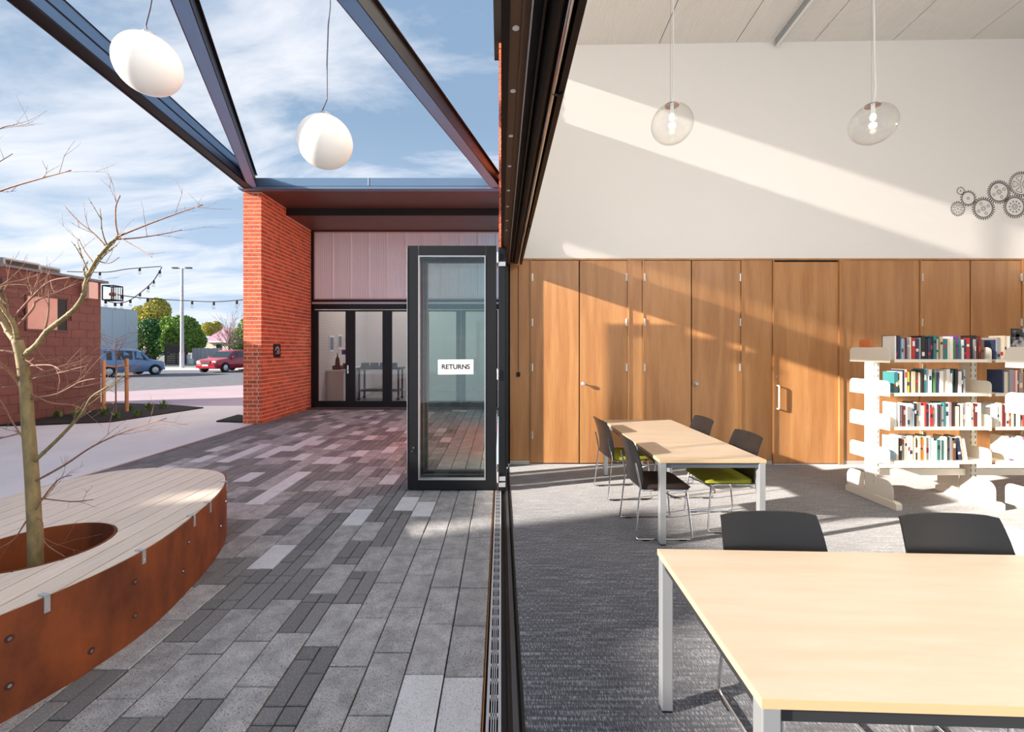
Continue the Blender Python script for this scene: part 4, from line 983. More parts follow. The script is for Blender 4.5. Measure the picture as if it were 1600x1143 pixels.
dp = thing('dark_fence', 'dark brown boarded fence panel behind the street lamp', 'fence', at(272, 566, 44)); Yd = 44.0
xa, xb = at(257, 0, Yd).x, at(290, 0, Yd).x
for k in range(10): B(xa, xb, Yd, Yd+.04, .08+k*.2, .08+k*.2+.185).build('board', mat('dark_board', (74, 62, 60), .8, 0, .12), dp)
for xx in (xa, (xa+xb)/2, xb-.1): B(xx, xx+.1, Yd+.04, Yd+.14, .05, 2.1).build('post', mat('dark_board', (0, 0, 0)), dp)
MB().beam((xa-.9, Yd-.2, .15), (xa-.02, Yd-.1, 1.2), .06, .06).build('prop', m_pal, dp)

# trees and bushes
def leaves(mb, c, rad, n, sz):
    for _ in range(n):
        while True:
            d = Vector((R.uniform(-1, 1), R.uniform(-1, 1), R.uniform(-1, 1)))
            if .05 < d.length < 1: break
        d = d.normalized()*(d.length**.4); p = Vector((c[0]+d.x*rad[0], c[1]+d.y*rad[1], c[2]+d.z*rad[2]))
        a = Vector((R.uniform(-1, 1), R.uniform(-1, 1), R.uniform(-1, 1))).normalized(); b = a.cross(Vector((R.uniform(-1, 1), R.uniform(-1, 1), .3))).normalized(); s = sz*R.uniform(.6, 1.3)
        mb.add([p-a*s, p+b*s*.5, p+a*s, p-b*s*.5], [(0, 1, 2, 3)])
def leafy(name, label, base, blobs, leafm, sz, cat='tree', trunk=.25):
    t = thing(name, label, cat, base); mb = MB()
    for c, rad, n in blobs: leaves(mb, c, rad, int(n*2.2), sz*.62)
    mb.build('foliage', leafm, t)
    tk = MB(); tk.tube([Vector(base), Vector((base[0], base[1], blobs[0][0][2]))], [trunk, trunk*.5], 8)
    for c, rad, n in blobs: tk.tube([Vector((base[0], base[1], base[2]+.8)), Vector(c)], [trunk*.5, trunk*.15], 6)
    tk.build('trunk', mat('dark_bark', (70, 58, 50), .9), t)
mg1 = mat('dark_foliage', (84, 126, 72), .6, 0, .35); mg2 = mat('olive_foliage', (184, 178, 84), .6, 0, .3); mg3 = mat('green_foliage', (126, 156, 68), .6, 0, .35); mg4 = mat('yellow_foliage', (186, 176, 74), .6, 0, .3)
def bl(u, v, Y, ru, rv, n): c = at(u, v, Y); return ((c.x, c.y, c.z), (ru*Y/F, ru*Y/F*.8, rv*Y/F), n)
leafy('tall_tree', 'tall yellow green tree rising highest behind the white building', (at(240, 0, 62).x, 62, .05), [bl(246, 486, 62, 18, 20, 1500), bl(222, 492, 62, 16, 14, 900), bl(234, 505, 62, 26, 18, 1300)], mg2, .42, trunk=.35)
leafy('round_tree', 'dark green bushy tree beside the white building', (at(240, 0, 52).x, 52, .05), [bl(238, 520, 52, 24, 22, 1700), bl(232, 540, 52, 20, 20, 1300), bl(258, 530, 52, 18, 24, 1300)], mg1, .36)
leafy('round_tree', 'broad green tree with sunlit crown behind the street lamp', (at(290, 0, 49).x, 49, .05), [bl(286, 515, 49, 24, 22, 1900), bl(272, 532, 49, 18, 20, 1200), bl(300, 532, 49, 20, 18, 1400), bl(264, 506, 49, 12, 12, 500)], mg3, .34)
leafy('far_tree', 'small pale green tree just left of the pink roof', (at(330, 0, 70).x, 70, .05), [bl(328, 514, 70, 14, 10, 800), bl(338, 510, 70, 8, 8, 300)], mg2, .4)
leafy('ivy_tree', 'green twiggy tree between the pink roof and the brick pier', (at(380, 0, 54).x, 54, .05), [bl(372, 532, 54, 11, 20, 700), bl(384, 518, 54, 12, 22, 600)], mg3, .22)
t = thing('bare_tree', 'bare leafless tree in front of the pink roof', 'tree', (at(358, 0, 43).x, 43, .05)); m = MB(); b0 = Vector((at(358, 0, 43).x, 43, .05))
m.tube([b0, b0+Vector((0, 0, 2)), b0+Vector((.1, 0, 3.2))], [.1, .07, .03], 6)
for k in range(46): twig(m, b0+Vector((0, 0, R.uniform(1.0, 3.0))), Vector((R.uniform(-.8, .8), R.uniform(-.6, .6), R.uniform(.5, 1.2))).normalized(), R.uniform(1.2, 2.6), .022, 2)
m.build('branches', mat('grey_twig', (130, 108, 104), .8), t)
t = thing('white_drum', 'white plastic tubs stacked at the foot of the paling fence', 'tub', at(294, 566, 45)); c = at(294, 566, 45)
MB().lathe([(.0001, .05), (.45, .05), (.5, .6), (.0001, .6)], 14, (c.x, c.y, 0)).build('tub', hm, t, smooth=True); MB().lathe([(.0001, .6), (.35, .6), (.4, 1.0), (.0001, 1.0)], 14, (c.x-.2, c.y, 0)).build('upper_tub', hm, t, smooth=True)

# lobby things behind the entry doors
tb = thing('display_trolley', 'dark metal trolley table behind the entry glass', 'trolley', (-3.9, 14.2, 0))
B(-4.6, -3.2, 13.9, 14.6, .98, 1.04).build('tray', m_dark, tb); B(-4.55, -3.25, 13.95, 14.55, .28, .32).build('lower_shelf', m_dark, tb)
for x in (-4.55, -3.3):
    for y in (13.95, 14.5): B(x, x+.05, y, y+.05, .1, 1.0).build('leg', m_dark, tb); MB().lathe([(.0001, -.02), (.05, -.02), (.05, .02), (.0001, .02)], 12, (x+.02, y+.02, .05), 'y').build('castor', m_rub, tb)
ct = thing('display_counter', 'low pale counter against the lobby side wall', 'counter', (-4.9, 14.5, 0)); B(PX1+.0, -4.75, 13.2, 16.0, 0, .96).build('cabinet', mat('counter_pale', (222, 206, 198), .6), ct); B(PX1, -4.7, 13.15, 16.05, .96, 1.0).build('counter_top', hm, ct)
def model(label, x, y, z, h, tower):
    t = thing('scale_model', label, 'model', (x, y, z)); mm = mat('model_brown', (64, 44, 40), .7)
    B(x-.12, x+.12, y-.1, y+.1, z, z+h*.3).build('base_block', mm, t)
    if tower: MB().lathe([(.08, 0), (.06, h*.5), (.03, h*.6), (.0001, h)], 8, (x, y, z+h*.3)).build('spire', mm, t)
    else:
        for k in range(5): MB().lathe([(.0001, .0), (.035, .0), (.035, h*.5), (.0001, h*.7)], 8, (x-.1+k*.05, y, z+h*.3)).build('turret', mm, t)
model('dark model tower with a spire on the lobby counter', -5.0, 13.4, 1.0, .42, True)
model('low dark model building beside the spire on the counter', -4.85, 13.8, 1.0, .2, False)
for i, x in enumerate((-4.4, -4.1, -3.8, -3.5)): model(['leftmost', 'second', 'third', 'rightmost'][i]+' dark model on the lobby trolley', x, 14.2, 1.04, .16, False)
for i, (y, z) in enumerate(((13.6, 1.55), (14.3, 1.6))):
    t = thing('picture', ['framed picture nearest the entry doors on the lobby wall', 'second framed picture on the lobby wall'][i], 'picture', (PX1, y, z)); B(PX1-.02, PX1+.0, y-.18, y+.18, z, z+.5).build('frame', hm, t); B(PX1+.0, PX1+.006, y-.13, y+.13, z+.06, z+.44).build('print', mat('print_blue', (110, 140, 160), .5), t)
# ================================================================== THINGS, folding doors
def leaf(y, x0, x1, label, main=False):
    t = thing('folding_door', label, 'glass door', ((x0+x1)/2, y, 0)); zt = 2.84; st = .125
    f = MB(); f.box(x0, x0+st, y-.03, y+.03, .012, zt); f.box(x1-st, x1, y-.03, y+.03, .012, zt); f.box(x0+st, x1-st, y-.03, y+.03, .012, .125); f.box(x0+st, x1-st, y-.03, y+.03, zt-.115, zt); f.build('frame', m_black, t, bevel=.003)
    b = MB(); a0, a1, z0, z1, w = x0+st, x1-st, .125, zt-.115, .014
    b.box(a0, a0+w, y-.034, y+.034, z0, z1); b.box(a1-w, a1, y-.034, y+.034, z0, z1); b.box(a0+w, a1-w, y-.034, y+.034, z0, z0+w); b.box(a0+w, a1-w, y-.034, y+.034, z1-w, z1); b.build('glazing_bead', m_silver if main else m_dark, t)
    B(a0+w, a1-w, y-.004, y+.004, z0+w, z1-w).build('pane', m_lglass, t)
    for z in (.16, 1.35, 2.70): MB().tube([(x1+.018, y-.045, z-.06), (x1+.018, y-.045, z+.06)], .011, 10).build('hinge', m_steel, t)
    if main: B(x0-.006, x0, y-.036, y+.0, .02, zt-.02).build('edge_strip', m_silver, t); MB().cyl((x0+.07, y-.036, .50), .012, .006, 10, 'y').build('bolt_hole', m_chrome, t); MB().cyl((x0+.055, y-.036, .46), .009, .006, 10, 'y').build('bolt_hole', m_chrome, t)
    return t
m_lglass = glass('door_glass', (.93, .975, .955), 1.5, 1.2)
LY = 5.11
leaf(LY, -1.085, -.055, 'front black framed folding glass door carrying a paper sign', True)
for i, y in enumerate((5.27, 5.45)): leaf(y, -1.07+.02*(i % 2), -.06, ['second', 'rearmost'][i]+' folding glass door in the stacked set')
jb = thing('trim_7', 'black jamb and hinge post where the folding doors stack', 'door jamb', (0, LY, 0), kind=S)
B(-.03, .045, LY-.035, LY+.05, .0, ZH).build('hinge_post', m_black, jb); B(.045, .06, LY-.03, LY+.04, .0, ZH).build('seal', m_rub, jb)
B(.0, .10, YB-.16, YB, 0, ZH+.2).build('end_jamb', m_black, jb)
for z in (.05, .12, 2.6): B(-.028, .05, LY-.05, LY-.035, z, z+.05).build('bracket', m_steel, jb)
sg = thing('paper_sign', 'white paper sign reading RETURNS on the folding glass door', 'sign', (-.53, LY-.04, 1.34))
x0, x1 = -.731, -.321; z0, z1 = EYE-(584.5-CV)*LY/F, EYE-(561-CV)*LY/F
pp = MB(); pp.add([(x0, LY-.036, z0+.0), (x1, LY-.036, z0+.004), (x1, LY-.036, z1+.0), (x0, LY-.036, z1-.004), (x0, LY-.034, z0), (x1, LY-.034, z0+.004), (x1, LY-.034, z1), (x0, LY-.034, z1-.004)], [(0,1,2,3),(7,6,5,4),(0,4,5,1),(1,5,6,2),(2,6,7,3),(3,7,4,0)])
pp.build('paper', mat('paper_white', (236, 238, 242), .8), sg)
tcv = bpy.data.curves.new('lettering', 'FONT'); tcv.body = 'RETURNS'; tcv.align_x = 'CENTER'; tcv.align_y = 'CENTER'; tcv.size = .098; tcv.extrude = .0004; tcv.offset = .0026
to = bpy.data.objects.new('lettering_src', tcv); COL.objects.link(to); bpy.context.view_layer.update()
tm = bpy.data.meshes.new_from_object(to.evaluated_get(bpy.context.evaluated_depsgraph_get())); bpy.data.objects.remove(to)
lo = bpy.data.objects.new('lettering', tm); COL.objects.link(lo); lo.parent = sg; tm.materials.clear(); tm.materials.append(m_rub)
wdt = max(v.co.x for v in tm.vertices)-min(v.co.x for v in tm.vertices); k = .325/wdt
lo.scale = (k, k, 1); lo.rotation_euler = (math.pi/2, 0, 0); lo.location = ((x0+x1)/2-sg.location.x, -.0375+.04, (z0+z1)/2-sg.location.z); lo.location.y = (LY-.0368)-sg.location.y

# ================================================================== THINGS, indoors
m_top = mat('maple_laminate', (198, 182, 164), .35, 0, 0, (186, 166, 142), 2.2, .6, (1, 7, 1), 6)
m_edge = mat('maple_edge', (206, 174, 134), .45)
def table(label, x0, x1, y0, y1, rz=0.0, h=.72, lw=.052, rail=None):
    cx, cy = (x0+x1)/2, (y0+y1)/2; t = thing('table', label, 'table', (cx, cy, 0), rz); hx, hy = (x1-x0)/2, (y1-y0)/2
    B(-hx+.002, hx-.002, -hy+.002, hy-.002, h-.026, h).build('tabletop', m_top, t, world=False)
    e = MB(); e.box(-hx, hx, -hy, -hy+.002, h-.0265, h-.0005); e.box(-hx, hx, hy-.002, hy, h-.0265, h-.0005); e.box(-hx, -hx+.002, -hy+.002, hy-.002, h-.0265, h-.0005); e.box(hx-.002, hx, -hy+.002, hy-.002, h-.0265, h-.0005); e.build('edge_band', m_edge, t, world=False)
    for sx_ in (-1, 1):
        for sy in (-1, 1):
            xx, yy = sx_*(hx-lw/2-.004), sy*(hy-lw/2-.004); B(xx-lw/2, xx+lw/2, yy-lw/2, yy+lw/2, .01, h-.027).build('leg', m_silver, t, world=False, bevel=.004)
            B(xx-lw/2+.004, xx+lw/2-.004, yy-lw/2+.004, yy+lw/2-.004, 0, .01).build('foot', m_rub, t, world=False)
    for s in (-1, 1):
        B(-hx+lw+.004, hx-lw-.004, s*(hy-.03)-.012, s*(hy-.03)+.012, h-.072, h-.027).build('rail', rail or m_silver, t, world=False); B(s*(hx-.03)-.012, s*(hx-.03)+.012, -hy+lw+.004, hy-lw-.004, h-.072, h-.027).build('rail', rail or m_silver, t, world=False)
    return t
m_railb = mat('blue_grey_rail', (96, 104, 114), .4, .4)
table('long pale maple table with silver legs near the oak wall', 1.325, 2.216, 3.661, 5.718, rail=m_railb)
nt_ = table('large pale maple table filling the lower right foreground', .708, 2.508, 1.129, 2.002, math.radians(-2.2), lw=.05, rail=mat('charcoal_rail', (52, 54, 58), .4, .3))

m_shell = mat('black_plastic', (24, 24, 26), .34, spec=.45); m_lime = mat('lime_fabric', (158, 160, 40), .85, 0, 0, (128, 130, 30), 60, .4, bump=.2, bscale=400); m_brn = mat('dark_brown_fabric', (54, 38, 32), .85)
def chair(label, loc, rz, seatm, group=None):
    t = thing('chair', label, 'chair', loc, rz, group)
    # seat
    s = MB(); poly = rrect(-.21, .235, -.225, .225, .05, 4); n = len(poly)
    s.add([(x, y, .435+.01*max(x, 0)) for x, y in poly]+[(x, y, .462-.35*max(x-.15, 0)**1.2) for x, y in poly]+[(x*.95, y*.95, .470-.35*max(x-.15, 0)**1.2) for x, y in poly],
          [tuple(range(n))[::-1], tuple(range(2*n, 3*n))]+[(i, (i+1) % n, n+(i+1) % n, n+i) for i in range(n)]+[(n+i, n+(i+1) % n, 2*n+(i+1) % n, 2*n+i) for i in range(n)])
    s.build('seat', seatm, t, world=False, smooth=True)
    B(-.20, .21, -.21, .21, .422, .436).build('seat_pan', m_rub, t, world=False)
    # back
    bk_ = MB(); nu, nv, th = 10, 8, .011; grid = []
    for j in range(nv+1):
        f = j/nv; z = .44+.408*f; w = .236+.012*math.sin(f*math.pi)-.006*f; lean = -.205-.05*f-.03*f*f+.02*math.sin(f*math.pi)
        for i in range(nu+1):
            g_ = -1+2*i/nu; zz = z+(.006*(1-g_*g_) if j == nv else 0)
            grid.append((lean-.022*(1-g_*g_)+.01, g_*w, zz-(.006 if abs(g_) == 1 and j in (0, nv) else 0)))
    q = len(grid); back = [(x-th, y, z) for x, y, z in grid]; fs = []
    for j in range(nv):
        for i in range(nu):
            a = j*(nu+1)+i; fs += [(a, a+1, a+nu+2, a+nu+1), (q+a+nu+1, q+a+nu+2, q+a+1, q+a)]
    per = [i for i in range(nu+1)]+[(j+1)*(nu+1)-1 for j in range(1, nv+1)]+[nv*(nu+1)+i for i in range(nu-1, -1, -1)]+[j*(nu+1) for j in range(nv-1, 0, -1)]
    fs += [(per[i], q+per[i], q+per[(i+1) % len(per)], per[(i+1) % len(per)]) for i in range(len(per))]
    bk_.add(grid+back, fs); bk_.build('backrest', m_shell, t, world=False, smooth=True)
    for s_ in (-1, 1):
        y = s_*.232
        pts = [(-.258, s_*.226, .66), (-.232, s_*.228, .55), (-.215, y, .45), (-.222, y, .40), (-.262, s_*.25, .05), (-.262, s_*.252, .022), (-.245, s_*.253, .011), (.20, s_*.253, .011), (.225, s_*.252, .022), (.222, s_*.25, .05), (.185, y, .40), (.17, y, .418), (.14, y, .425), (-.20, y, .425)]
        MB().tube(pts, .0078, 8).build('sled_leg', m_chrome, t, world=False, smooth=True)
        for x in (-.18, .14): B(x-.03, x+.03, s_*.253-.012, s_*.253+.012, 0.0, .008).build('glide', m_rub, t, world=False)
    MB().tube([(.19, -.234, .37), (.14, -.21, .345), (.09, -.10, .335), (.08, 0, .333), (.09, .10, .335), (.14, .21, .345), (.19, .234, .37)], .007, 8).build('stretcher', m_chrome, t, world=False, smooth=True)
    MB().tube([(-.15, -.232, .418), (-.15, .232, .418)], .007, 8).build('cross_bar', m_chrome, t, world=False)
    return t
chair('black backed chair with brown seat, nearer one on the left of the far table', (1.42, 4.02, 0), 0.0, m_brn)
chair('black backed chair with lime seat, farther one on the left of the far table', (1.40, 5.02, 0), math.radians(5), m_lime)
chair('black backed chair with lime seat, nearer one on the right of the far table', (2.07, 4.17, 0), math.pi, m_lime)
chair('black backed chair with lime seat, farther one on the right of the far table', (2.07, 5.08, 0), math.pi, m_lime)
chair('black chair tucked behind the foreground table, left of the pair', (1.295, 1.845, 0), -math.pi/2, m_brn)
chair('black chair tucked behind the foreground table, right of the pair', (2.135, 1.82, 0), -math.pi/2-.03, m_brn)

# --- bookcases
m_shelf = mat('cream_steel', (238, 232, 218), .4, 0, 0); m_page = mat('book_pages', (232, 222, 202), .9)
ZS = [1.537, 1.187, .835, .484]
def bookcase(label, x0, bays, yc, bw=1.05, dp=.24):
    t = thing('bookcase', label, 'bookcase', (x0, yc, 0))
    for k in range(bays+1):
        x = x0+k*bw
        po = B(x-.028, x+.028, yc-.062, yc+.062, .06, 1.66).build('upright', m_shelf, t)
        sl_ = MB()
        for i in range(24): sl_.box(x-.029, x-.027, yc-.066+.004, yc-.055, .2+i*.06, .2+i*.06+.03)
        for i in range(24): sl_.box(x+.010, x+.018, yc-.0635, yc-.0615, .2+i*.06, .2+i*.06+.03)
        sl_.build('slots', mat('slot_shadow', (120, 112, 100), .8), po)  # slots are not cut; grey boxes paint the shade inside them
        MB().plate([(yc-.33, .0), (yc+.33, .0), (yc+.33, .06), (yc+.30, .075), (yc-.30, .075), (yc-.33, .06)], 'x', x-.03, x+.03).build('foot', m_shelf, t)
        for xx in ((x-.034, x-.030) if k == 0 else ((x-.034, x-.030), (x+.030, x+.034))[0] if k == bays else (x-.036, x-.030),):
            for s in (-1, 1):
                a, b = (yc-.30, yc-.065) if s < 0 else (yc+.065, yc+.30)
                MB().plate(rrect(a, b, .085, .28, .09, 5, (0, 0, 1, 0) if s < 0 else (0, 1, 0, 0)), 'x', xx[0], xx[1]).build('base_bracket', m_shelf, t)
        for z in ZS:
            for s in (-1, 1):
                a, b = (yc-dp-.02, yc-.06) if s < 0 else (yc+.06, yc+dp+.02)
                MB().plate(rrect(a, b, z-.035, z+.125, .045, 4, (0, 0, 1, 0) if s < 0 else (0, 1, 0, 0)), 'x', x-.033, x-.030).build('shelf_bracket', m_shelf, t)
                if 0 < k: MB().plate(rrect(a, b, z-.035, z+.125, .045, 4, (0, 0, 1, 0) if s < 0 else (0, 1, 0, 0)), 'x', x-.040, x-.036).build('shelf_bracket', m_shelf, t)
    for k in range(bays):
        a, b = x0+k*bw+.030, x0+(k+1)*bw-.042
        for z in ZS:
            for s in (-1, 1):
                yy = (yc-dp, yc-.012) if s < 0 else (yc+.012, yc+dp)
                B(a, b, yy[0], yy[1], z-.012, z).build('shelf', m_shelf, t); f = yy[0] if s < 0 else yy[1]
                B(a, b, f-.004, f+.004, z-.032, z).build('shelf_lip', m_shelf, t)
        B(a, b, yc-.015, yc+.015, .27, .34).build('brace_rail', m_shelf, t)
    return t
BY = 4.79; BX = 4.05
bookcase('long white double-sided bookcase full of books before the oak wall', BX, 3, BY)
bookcase('white bookcase cut off by the right edge of view', 3.965, 2, 3.16)
PAL = [('white', (236, 234, 230)), ('black', (34, 32, 36)), ('navy', (44, 58, 92)), ('teal', (52, 118, 122)), ('red', (190, 44, 44)), ('cream', (232, 220, 196)), ('grey', (150, 152, 158)), ('purple', (120, 62, 140)),
       ('orange', (222, 120, 50)), ('green', (74, 124, 72)), ('pale blue', (160, 186, 206)), ('maroon', (110, 36, 46)), ('yellow', (230, 196, 72)), ('pink', (214, 120, 140)), ('brown', (104, 74, 56)), ('beige', (206, 186, 160))]
WT = [[2.0, 2.6, 1.8, 1, .7, 1.6, 1.4, .2, .3, .4, .9, .9, .15, .3, .5, .8], [2.0, 2.2, 1.8, 1.4, .4, 2.0, 1.6, .1, .2, .4, 1.2, .5, .2, .3, .4, 1.0], [3.2, 1.6, .6, .3, .7, 2.4, 1.3, .6, .3, .3, .5, .5, .2, .4, .5, 1.0], [2.8, 1.6, .6, 1, .3, 3.0, 1.2, .1, .2, .6, 1.0, .4, .15, .2, .8, 1.6]]
def ordn(i): return f"{i}{'th' if 10 <= i % 100 <= 20 else {1:'st',2:'nd',3:'rd'}.get(i % 10, 'th')}"
lev = ['top', 'second', 'third', 'bottom']; bayn = ['near-left', 'middle', 'far-right']
def book(x, w, h, dpt, yf, z, ci, lean, label):
    mb = MB(); e = min(.0025, w*.15); c = .004
    mb.cur = 0
    mb.box(0, e, 0, dpt, 0, h); mb.box(w-e, w, 0, dpt, 0, h); mb.box(e, w-e, 0, e*1.2, 0, h)
    if ci[1] is not None: mb.cur = 2; mb.box(w*.12, w*.88, -.0006, .0004, h*ci[2], h*(ci[2]+ci[3]))
    mb.cur = 1; mb.box(e, w-e, e*1.2, dpt-c, c, h-c)
    nm = PAL[ci[0]]
    o = mb.build('book', [mat('cover_'+nm[0].replace(' ', '_'), nm[1], .5), m_page, mat('cover_'+PAL[ci[1] or 0][0].replace(' ', '_'), PAL[ci[1] or 0][1], .5)])
    o.location = (x, yf, z+(max(-lean, 0)*0)); o.rotation_euler = (0, lean, 0)
    tag(o, label, 'book', 'books on the long white bookcase'); return o
for bay in range(2):
    for li, z in enumerate(ZS):
        a = BX+bay*1.05+.05; b = BX+(bay+1)*1.05-.06
        if bay == 0: b -= [.0, .19, .02, .16][li]
        if bay == 1: a += [.0, .07, .0, .12][li]; b = a+.55
        x = a; i = 1
        while True:
            w = R.choice((.014, .018, .020, .024, .028, .032, .036)); h = R.uniform(.20, .252); dpt = R.uniform(.13, .165)
            if x+w > b: break
            c0 = R.choices(range(16), WT[li])[0]; c1 = R.choice((None, None, None, 0, 1, 2, 4, 5)); c1 = None if c1 == c0 else c1
            lean = 0.0
            if bay == 0 and li == 3 and x > b-.16: lean = -.16
            elif R.random() < .06: lean = 0
            if lean: x += h*.165*(1 if x < b-.12 else .15)
            book(x, w, h, dpt, BY-.225+R.uniform(0, .02), z+.001, (c0, c1, R.uniform(.1, .7), R.uniform(.08, .25)), lean, f'{PAL[c0][0]} book, {ordn(i)} from the left, {lev[li]} shelf, {bayn[bay]} bay')
            x += w+R.uniform(.0008, .003); i += 1
# leaning cover-out books at the left end of some shelves and display card on the other bookcase
for li, (c, nmx) in enumerate((('orange', (222, 130, 80)),)):
    m = MB(); x = BX+.056; z = ZS[li]+.001
    o = B(x-.02, x+.0, BY+.07, BY+.21, z, z+.21).build('book', mat('cover_end_'+str(li), nmx, .5)); tag(o, f'{c} book on the rear side at the left end, {lev[li]} shelf', 'book', 'books on the long white bookcase')
ds = thing('display_card', 'black and white photo card standing on the right bookcase', 'card', (3.93, 3.36, ZS[0]))
c0, c1 = at(1575, 513, 3.40), at(1650, 540, 3.40)
B(c0.x+.014, c1.x, 3.385, 3.395, ZS[0]+.001, c0.z).build('card', mat('photo_grey', (176, 172, 178), .5, 0, 0, (40, 38, 44), 14, 1.0, contrast=(.45, .55)), ds); 
cr_ = at(1586, 524, 3.398); k_ = MB().box(cr_.x-.012, cr_.x+.012, 3.381, 3.385, cr_.z-.035, cr_.z+.03); k_.box(cr_.x-.035, cr_.x+.035, 3.381, 3.385, cr_.z-.01, cr_.z+.01); k_.build('dark_figure', m_rub, ds)

# --- glass pendants indoors
m_pg = glass('pendant_glass', (.97, .97, .96), 1.45, 1.5); m_bulb = mat('warm_bulb', (255, 240, 220), .4, emit=(255, 224, 186), estr=5.0); m_fl = mat('white_flex', (240, 240, 238), .5)
def pend(u, v, label, bend, c=None):
    D = .30; Y = F*D/62.8; c = c or at(u, v, Y); r = D/2
    t = thing('glass_pendant', label, 'pendant lamp', (c.x, c.y, c.z+r)); n = 32
    MB().lathe([(max(r*math.sin(math.pi*i/24), .0001), -r*.97*math.cos(math.pi*i/24)) for i in range(0, 22)], n, c).build('glass_globe', m_pg, t, smooth='all')
    MB().lathe([(.0001, r*.90), (.052, r*.90), (.056, r*.94), (.03, r*1.02), (.012, r*1.06), (.0001, r*1.06)], 20, c).build('chrome_cap', m_chrome, t, smooth=True)
    MB().tube([c+Vector((0, 0, r*.9)), c+Vector((0, 0, r*.50))], .013, 12).build('lamp_holder', m_silver, t, smooth=True)
    MB().sphere(c+Vector((0, 0, r*.36)), .019, 14, 10, 1.3).build('bulb', m_bulb, t, smooth='all')
    zc_ = ceil_z(c.x, c.y)
    q = [c+Vector((0, 0, r)), c+Vector((bend[0], 0, r+.12)), c+Vector((bend[1], 0, r+.45)), Vector((c.x+bend[2], c.y, zc_-.5)), Vector((c.x, c.y, zc_))]
    MB().tube(dense(q, 4), .0055, 8).build('flex', m_fl, t, smooth='all'); MB().tube([c+Vector((-.012, 0, r)), Vector((c.x-.012, c.y, zc_))], .0015, 5).build('wire', m_steel, t)
    MB().cyl((c.x, c.y, zc_-.03), .05, .03, 16).build('ceiling_rose', m_fl, t)
    l = bpy.data.lights.new('pendant_light', 'POINT'); l.energy = (24 if c.y > 0 else 12); l.color = (1, .92, .82); l.shadow_soft_size = .021; lo_ = bpy.data.objects.new('pendant_light', l); COL.objects.link(lo_); lo_.parent = t; lo_.location = (0, 0, r*.02-r)
pend(1050, 194, 'clear glass globe pendant nearer the folding doors', (.006, .01, .0))
pend(1364, 194, 'clear glass globe pendant nearer the wall gears', (.022, .012, -.012))
pend(CU+(3.6*.0+4.27)*F/3.27, 194, 'third clear glass pendant, added beyond the right edge as fill light', (.01, .01, 0))  # unseen pendant added to brighten the room
for yy, nmr in ((-.4, 'just behind the camera'), (-3.0, 'at the rear openings')):  # unseen rows of pendants added as fill light indoors
    for xx_, nmc in ((1.28, 'left'), (2.77, 'middle'), (4.27, 'right')): pend(CU+xx_*F/yy if yy > 0 else None, 0, f'{nmc} clear glass fill pendant added in the row {nmr}', (.01, .01, 0), Vector((xx_, yy, 3.32)))
# ceiling channel
cc = thing('ceiling_channel', 'grey linear light channel running along the ceiling boards', 'light fitting', (wx(1211), YB-.3, ceil_z(wx(1211), YB-.3)))
xx = wx(1211); za = lambda y: ceil_z(xx, y)
def slab(x0, x1, d0, d1):
    m = MB(); vs = [(x, y, za(y)-d) for d in (d0, d1) for x, y in ((x0, YR+.5), (x1, YR+.5), (x1, YB-.05), (x0, YB-.05))]; return m.add(vs, [(0,1,2,3),(7,6,5,4),(0,4,5,1),(1,5,6,2),(2,6,7,3),(3,7,4,0)])
slab(xx-.03, xx+.03, .002, .085).build('housing', m_silver, cc); slab(xx-.02, xx+.02, .086, .09).build('diffuser', mat('diffuser', (235, 235, 232), .6), cc)

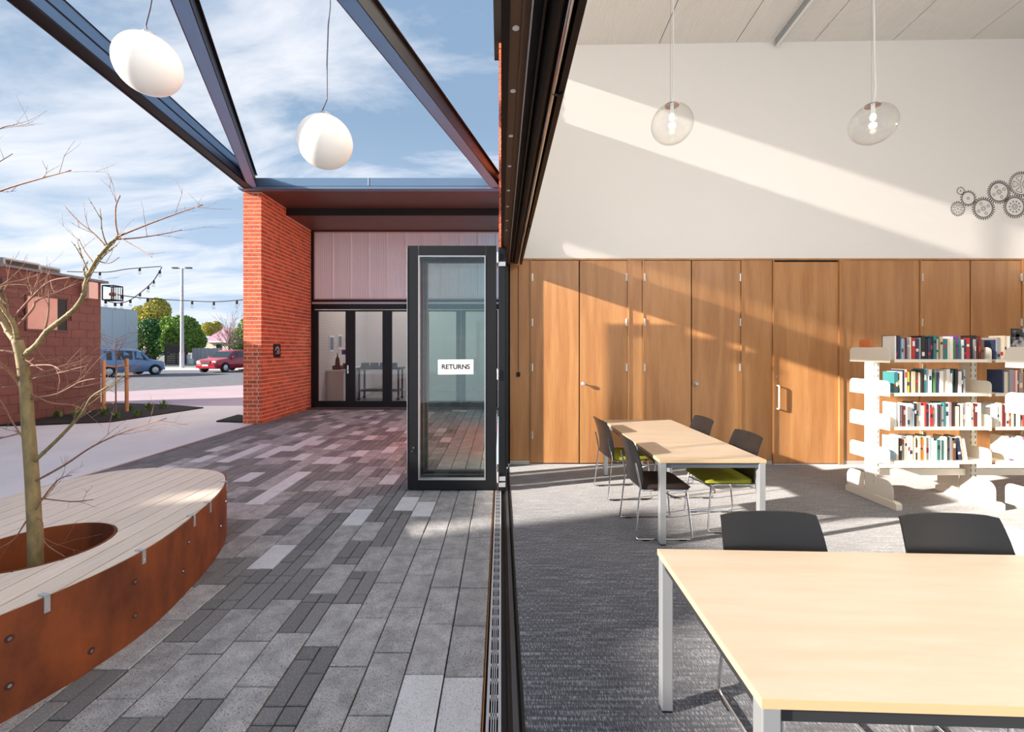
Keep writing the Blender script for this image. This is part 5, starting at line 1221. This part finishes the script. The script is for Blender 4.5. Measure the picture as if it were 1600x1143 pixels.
# --- gear decals on the white wall
m_ink = mat('black_vinyl', (40, 36, 34), .6)
def gear(u, v, rp, teeth, style, label):
    c = Vector((wx(u), YB-.0015, wz(v))); r = rp/SB; mb = MB()
    def ann(cx, cz, r0, r1, n=40):
        vs = []; fs = []
        for k in range(n):
            a = 2*math.pi*k/n
            for rr in (r0, r1): vs.append((c.x+cx+rr*math.cos(a), c.y, c.z+cz+rr*math.sin(a)))
        for k in range(n): j = (k+1) % n; fs.append((2*k, 2*k+1, 2*j+1, 2*j))
        mb.add(vs, fs)
    def poly(pts, w):
        n = len(pts)
        for i in range(n):
            a, b = Vector(pts[i]), Vector(pts[(i+1) % n]); d = (b-a); 
            if d.length < 1e-6: continue
            d.normalize(); nn = Vector((-d.y, d.x))*w/2
            mb.add([(c.x+q.x, c.y, c.z+q.y) for q in (a-nn, b-nn, b+nn, a+nn)], [(0, 1, 2, 3)])
    lw = .006; pts = []
    for k in range(teeth):
        a = 2*math.pi*k/teeth; s = 2*math.pi/teeth
        for f, rr in ((0, .80), (.25, .80), (.40, 1.0), (.60, 1.0), (.75, .80)): pts.append((r*rr*math.cos(a+f*s), r*rr*math.sin(a+f*s)))
    poly(pts, lw*1.15); ann(0, 0, r*.10, r*.10+lw)
    if style in ('dots4', 'ring', 'dots10'): ann(0, 0, r*.74, r*.74+lw)
    if style == 'dots4':
        ann(0, 0, r*.2, r*.2+lw*.6)
        for k in range(4): a = .5+k*math.pi/2; ann(r*.48*math.cos(a), r*.48*math.sin(a), r*.09, r*.09+lw, 16)
    if style == 'dots10':
        ann(0, 0, r*.22, r*.22+lw)
        for k in range(10): a = k*math.pi/5; ann(r*.45*math.cos(a), r*.45*math.sin(a), .001, r*.06, 10)
    if style in ('slots', 'spokes'):
        n, r0, r1 = (4, .38, .64) if style == 'slots' else (5, .24, .66)
        for k in range(n):
            s = 2*math.pi/n; a0, a1 = k*s+.22, (k+1)*s-.22
            arc = [(r*r1*math.cos(a0+(a1-a0)*i/6), r*r1*math.sin(a0+(a1-a0)*i/6)) for i in range(7)]
            if style == 'slots': arc += [(r*r0*math.cos(a1-(a1-a0)*i/6), r*r0*math.sin(a1-(a1-a0)*i/6)) for i in range(7)]
            else: arc += [(r*r0*math.cos((a0+a1)/2+.2), r*r0*math.sin((a0+a1)/2+.2)), (r*r0*math.cos((a0+a1)/2-.2), r*r0*math.sin((a0+a1)/2-.2))]
            poly(arc, lw)
    o = mb.build('gear_decal', m_ink); tag(o, label, 'wall decal', 'gear decals on the white wall')
for x, y, r, te, sty, lb in ((425, 500, 65, 10, 'plain', 'smallest black outline gear decal, highest of the left cluster'), (548, 620, 130, 18, 'ring', 'gear decal with a plain inner ring beside the smallest gear'),
                         (380, 790, 120, 20, 'slots', 'leftmost gear decal with four curved slots'), (795, 785, 185, 30, 'dots4', 'gear decal with four round holes, lowest in the row'),
                         (1047, 517, 190, 32, 'dots4', 'gear decal with four round holes, higher of that pair'), (1303, 755, 190, 30, 'dots10', 'gear decal with a ring of small dots'), (1410, 390, 205, 34, 'spokes', 'rightmost spoked gear decal cut by the edge of view')):
    gear(1460+x/10.39, 250+y/10.39, r/10.39, te, sty, lb)
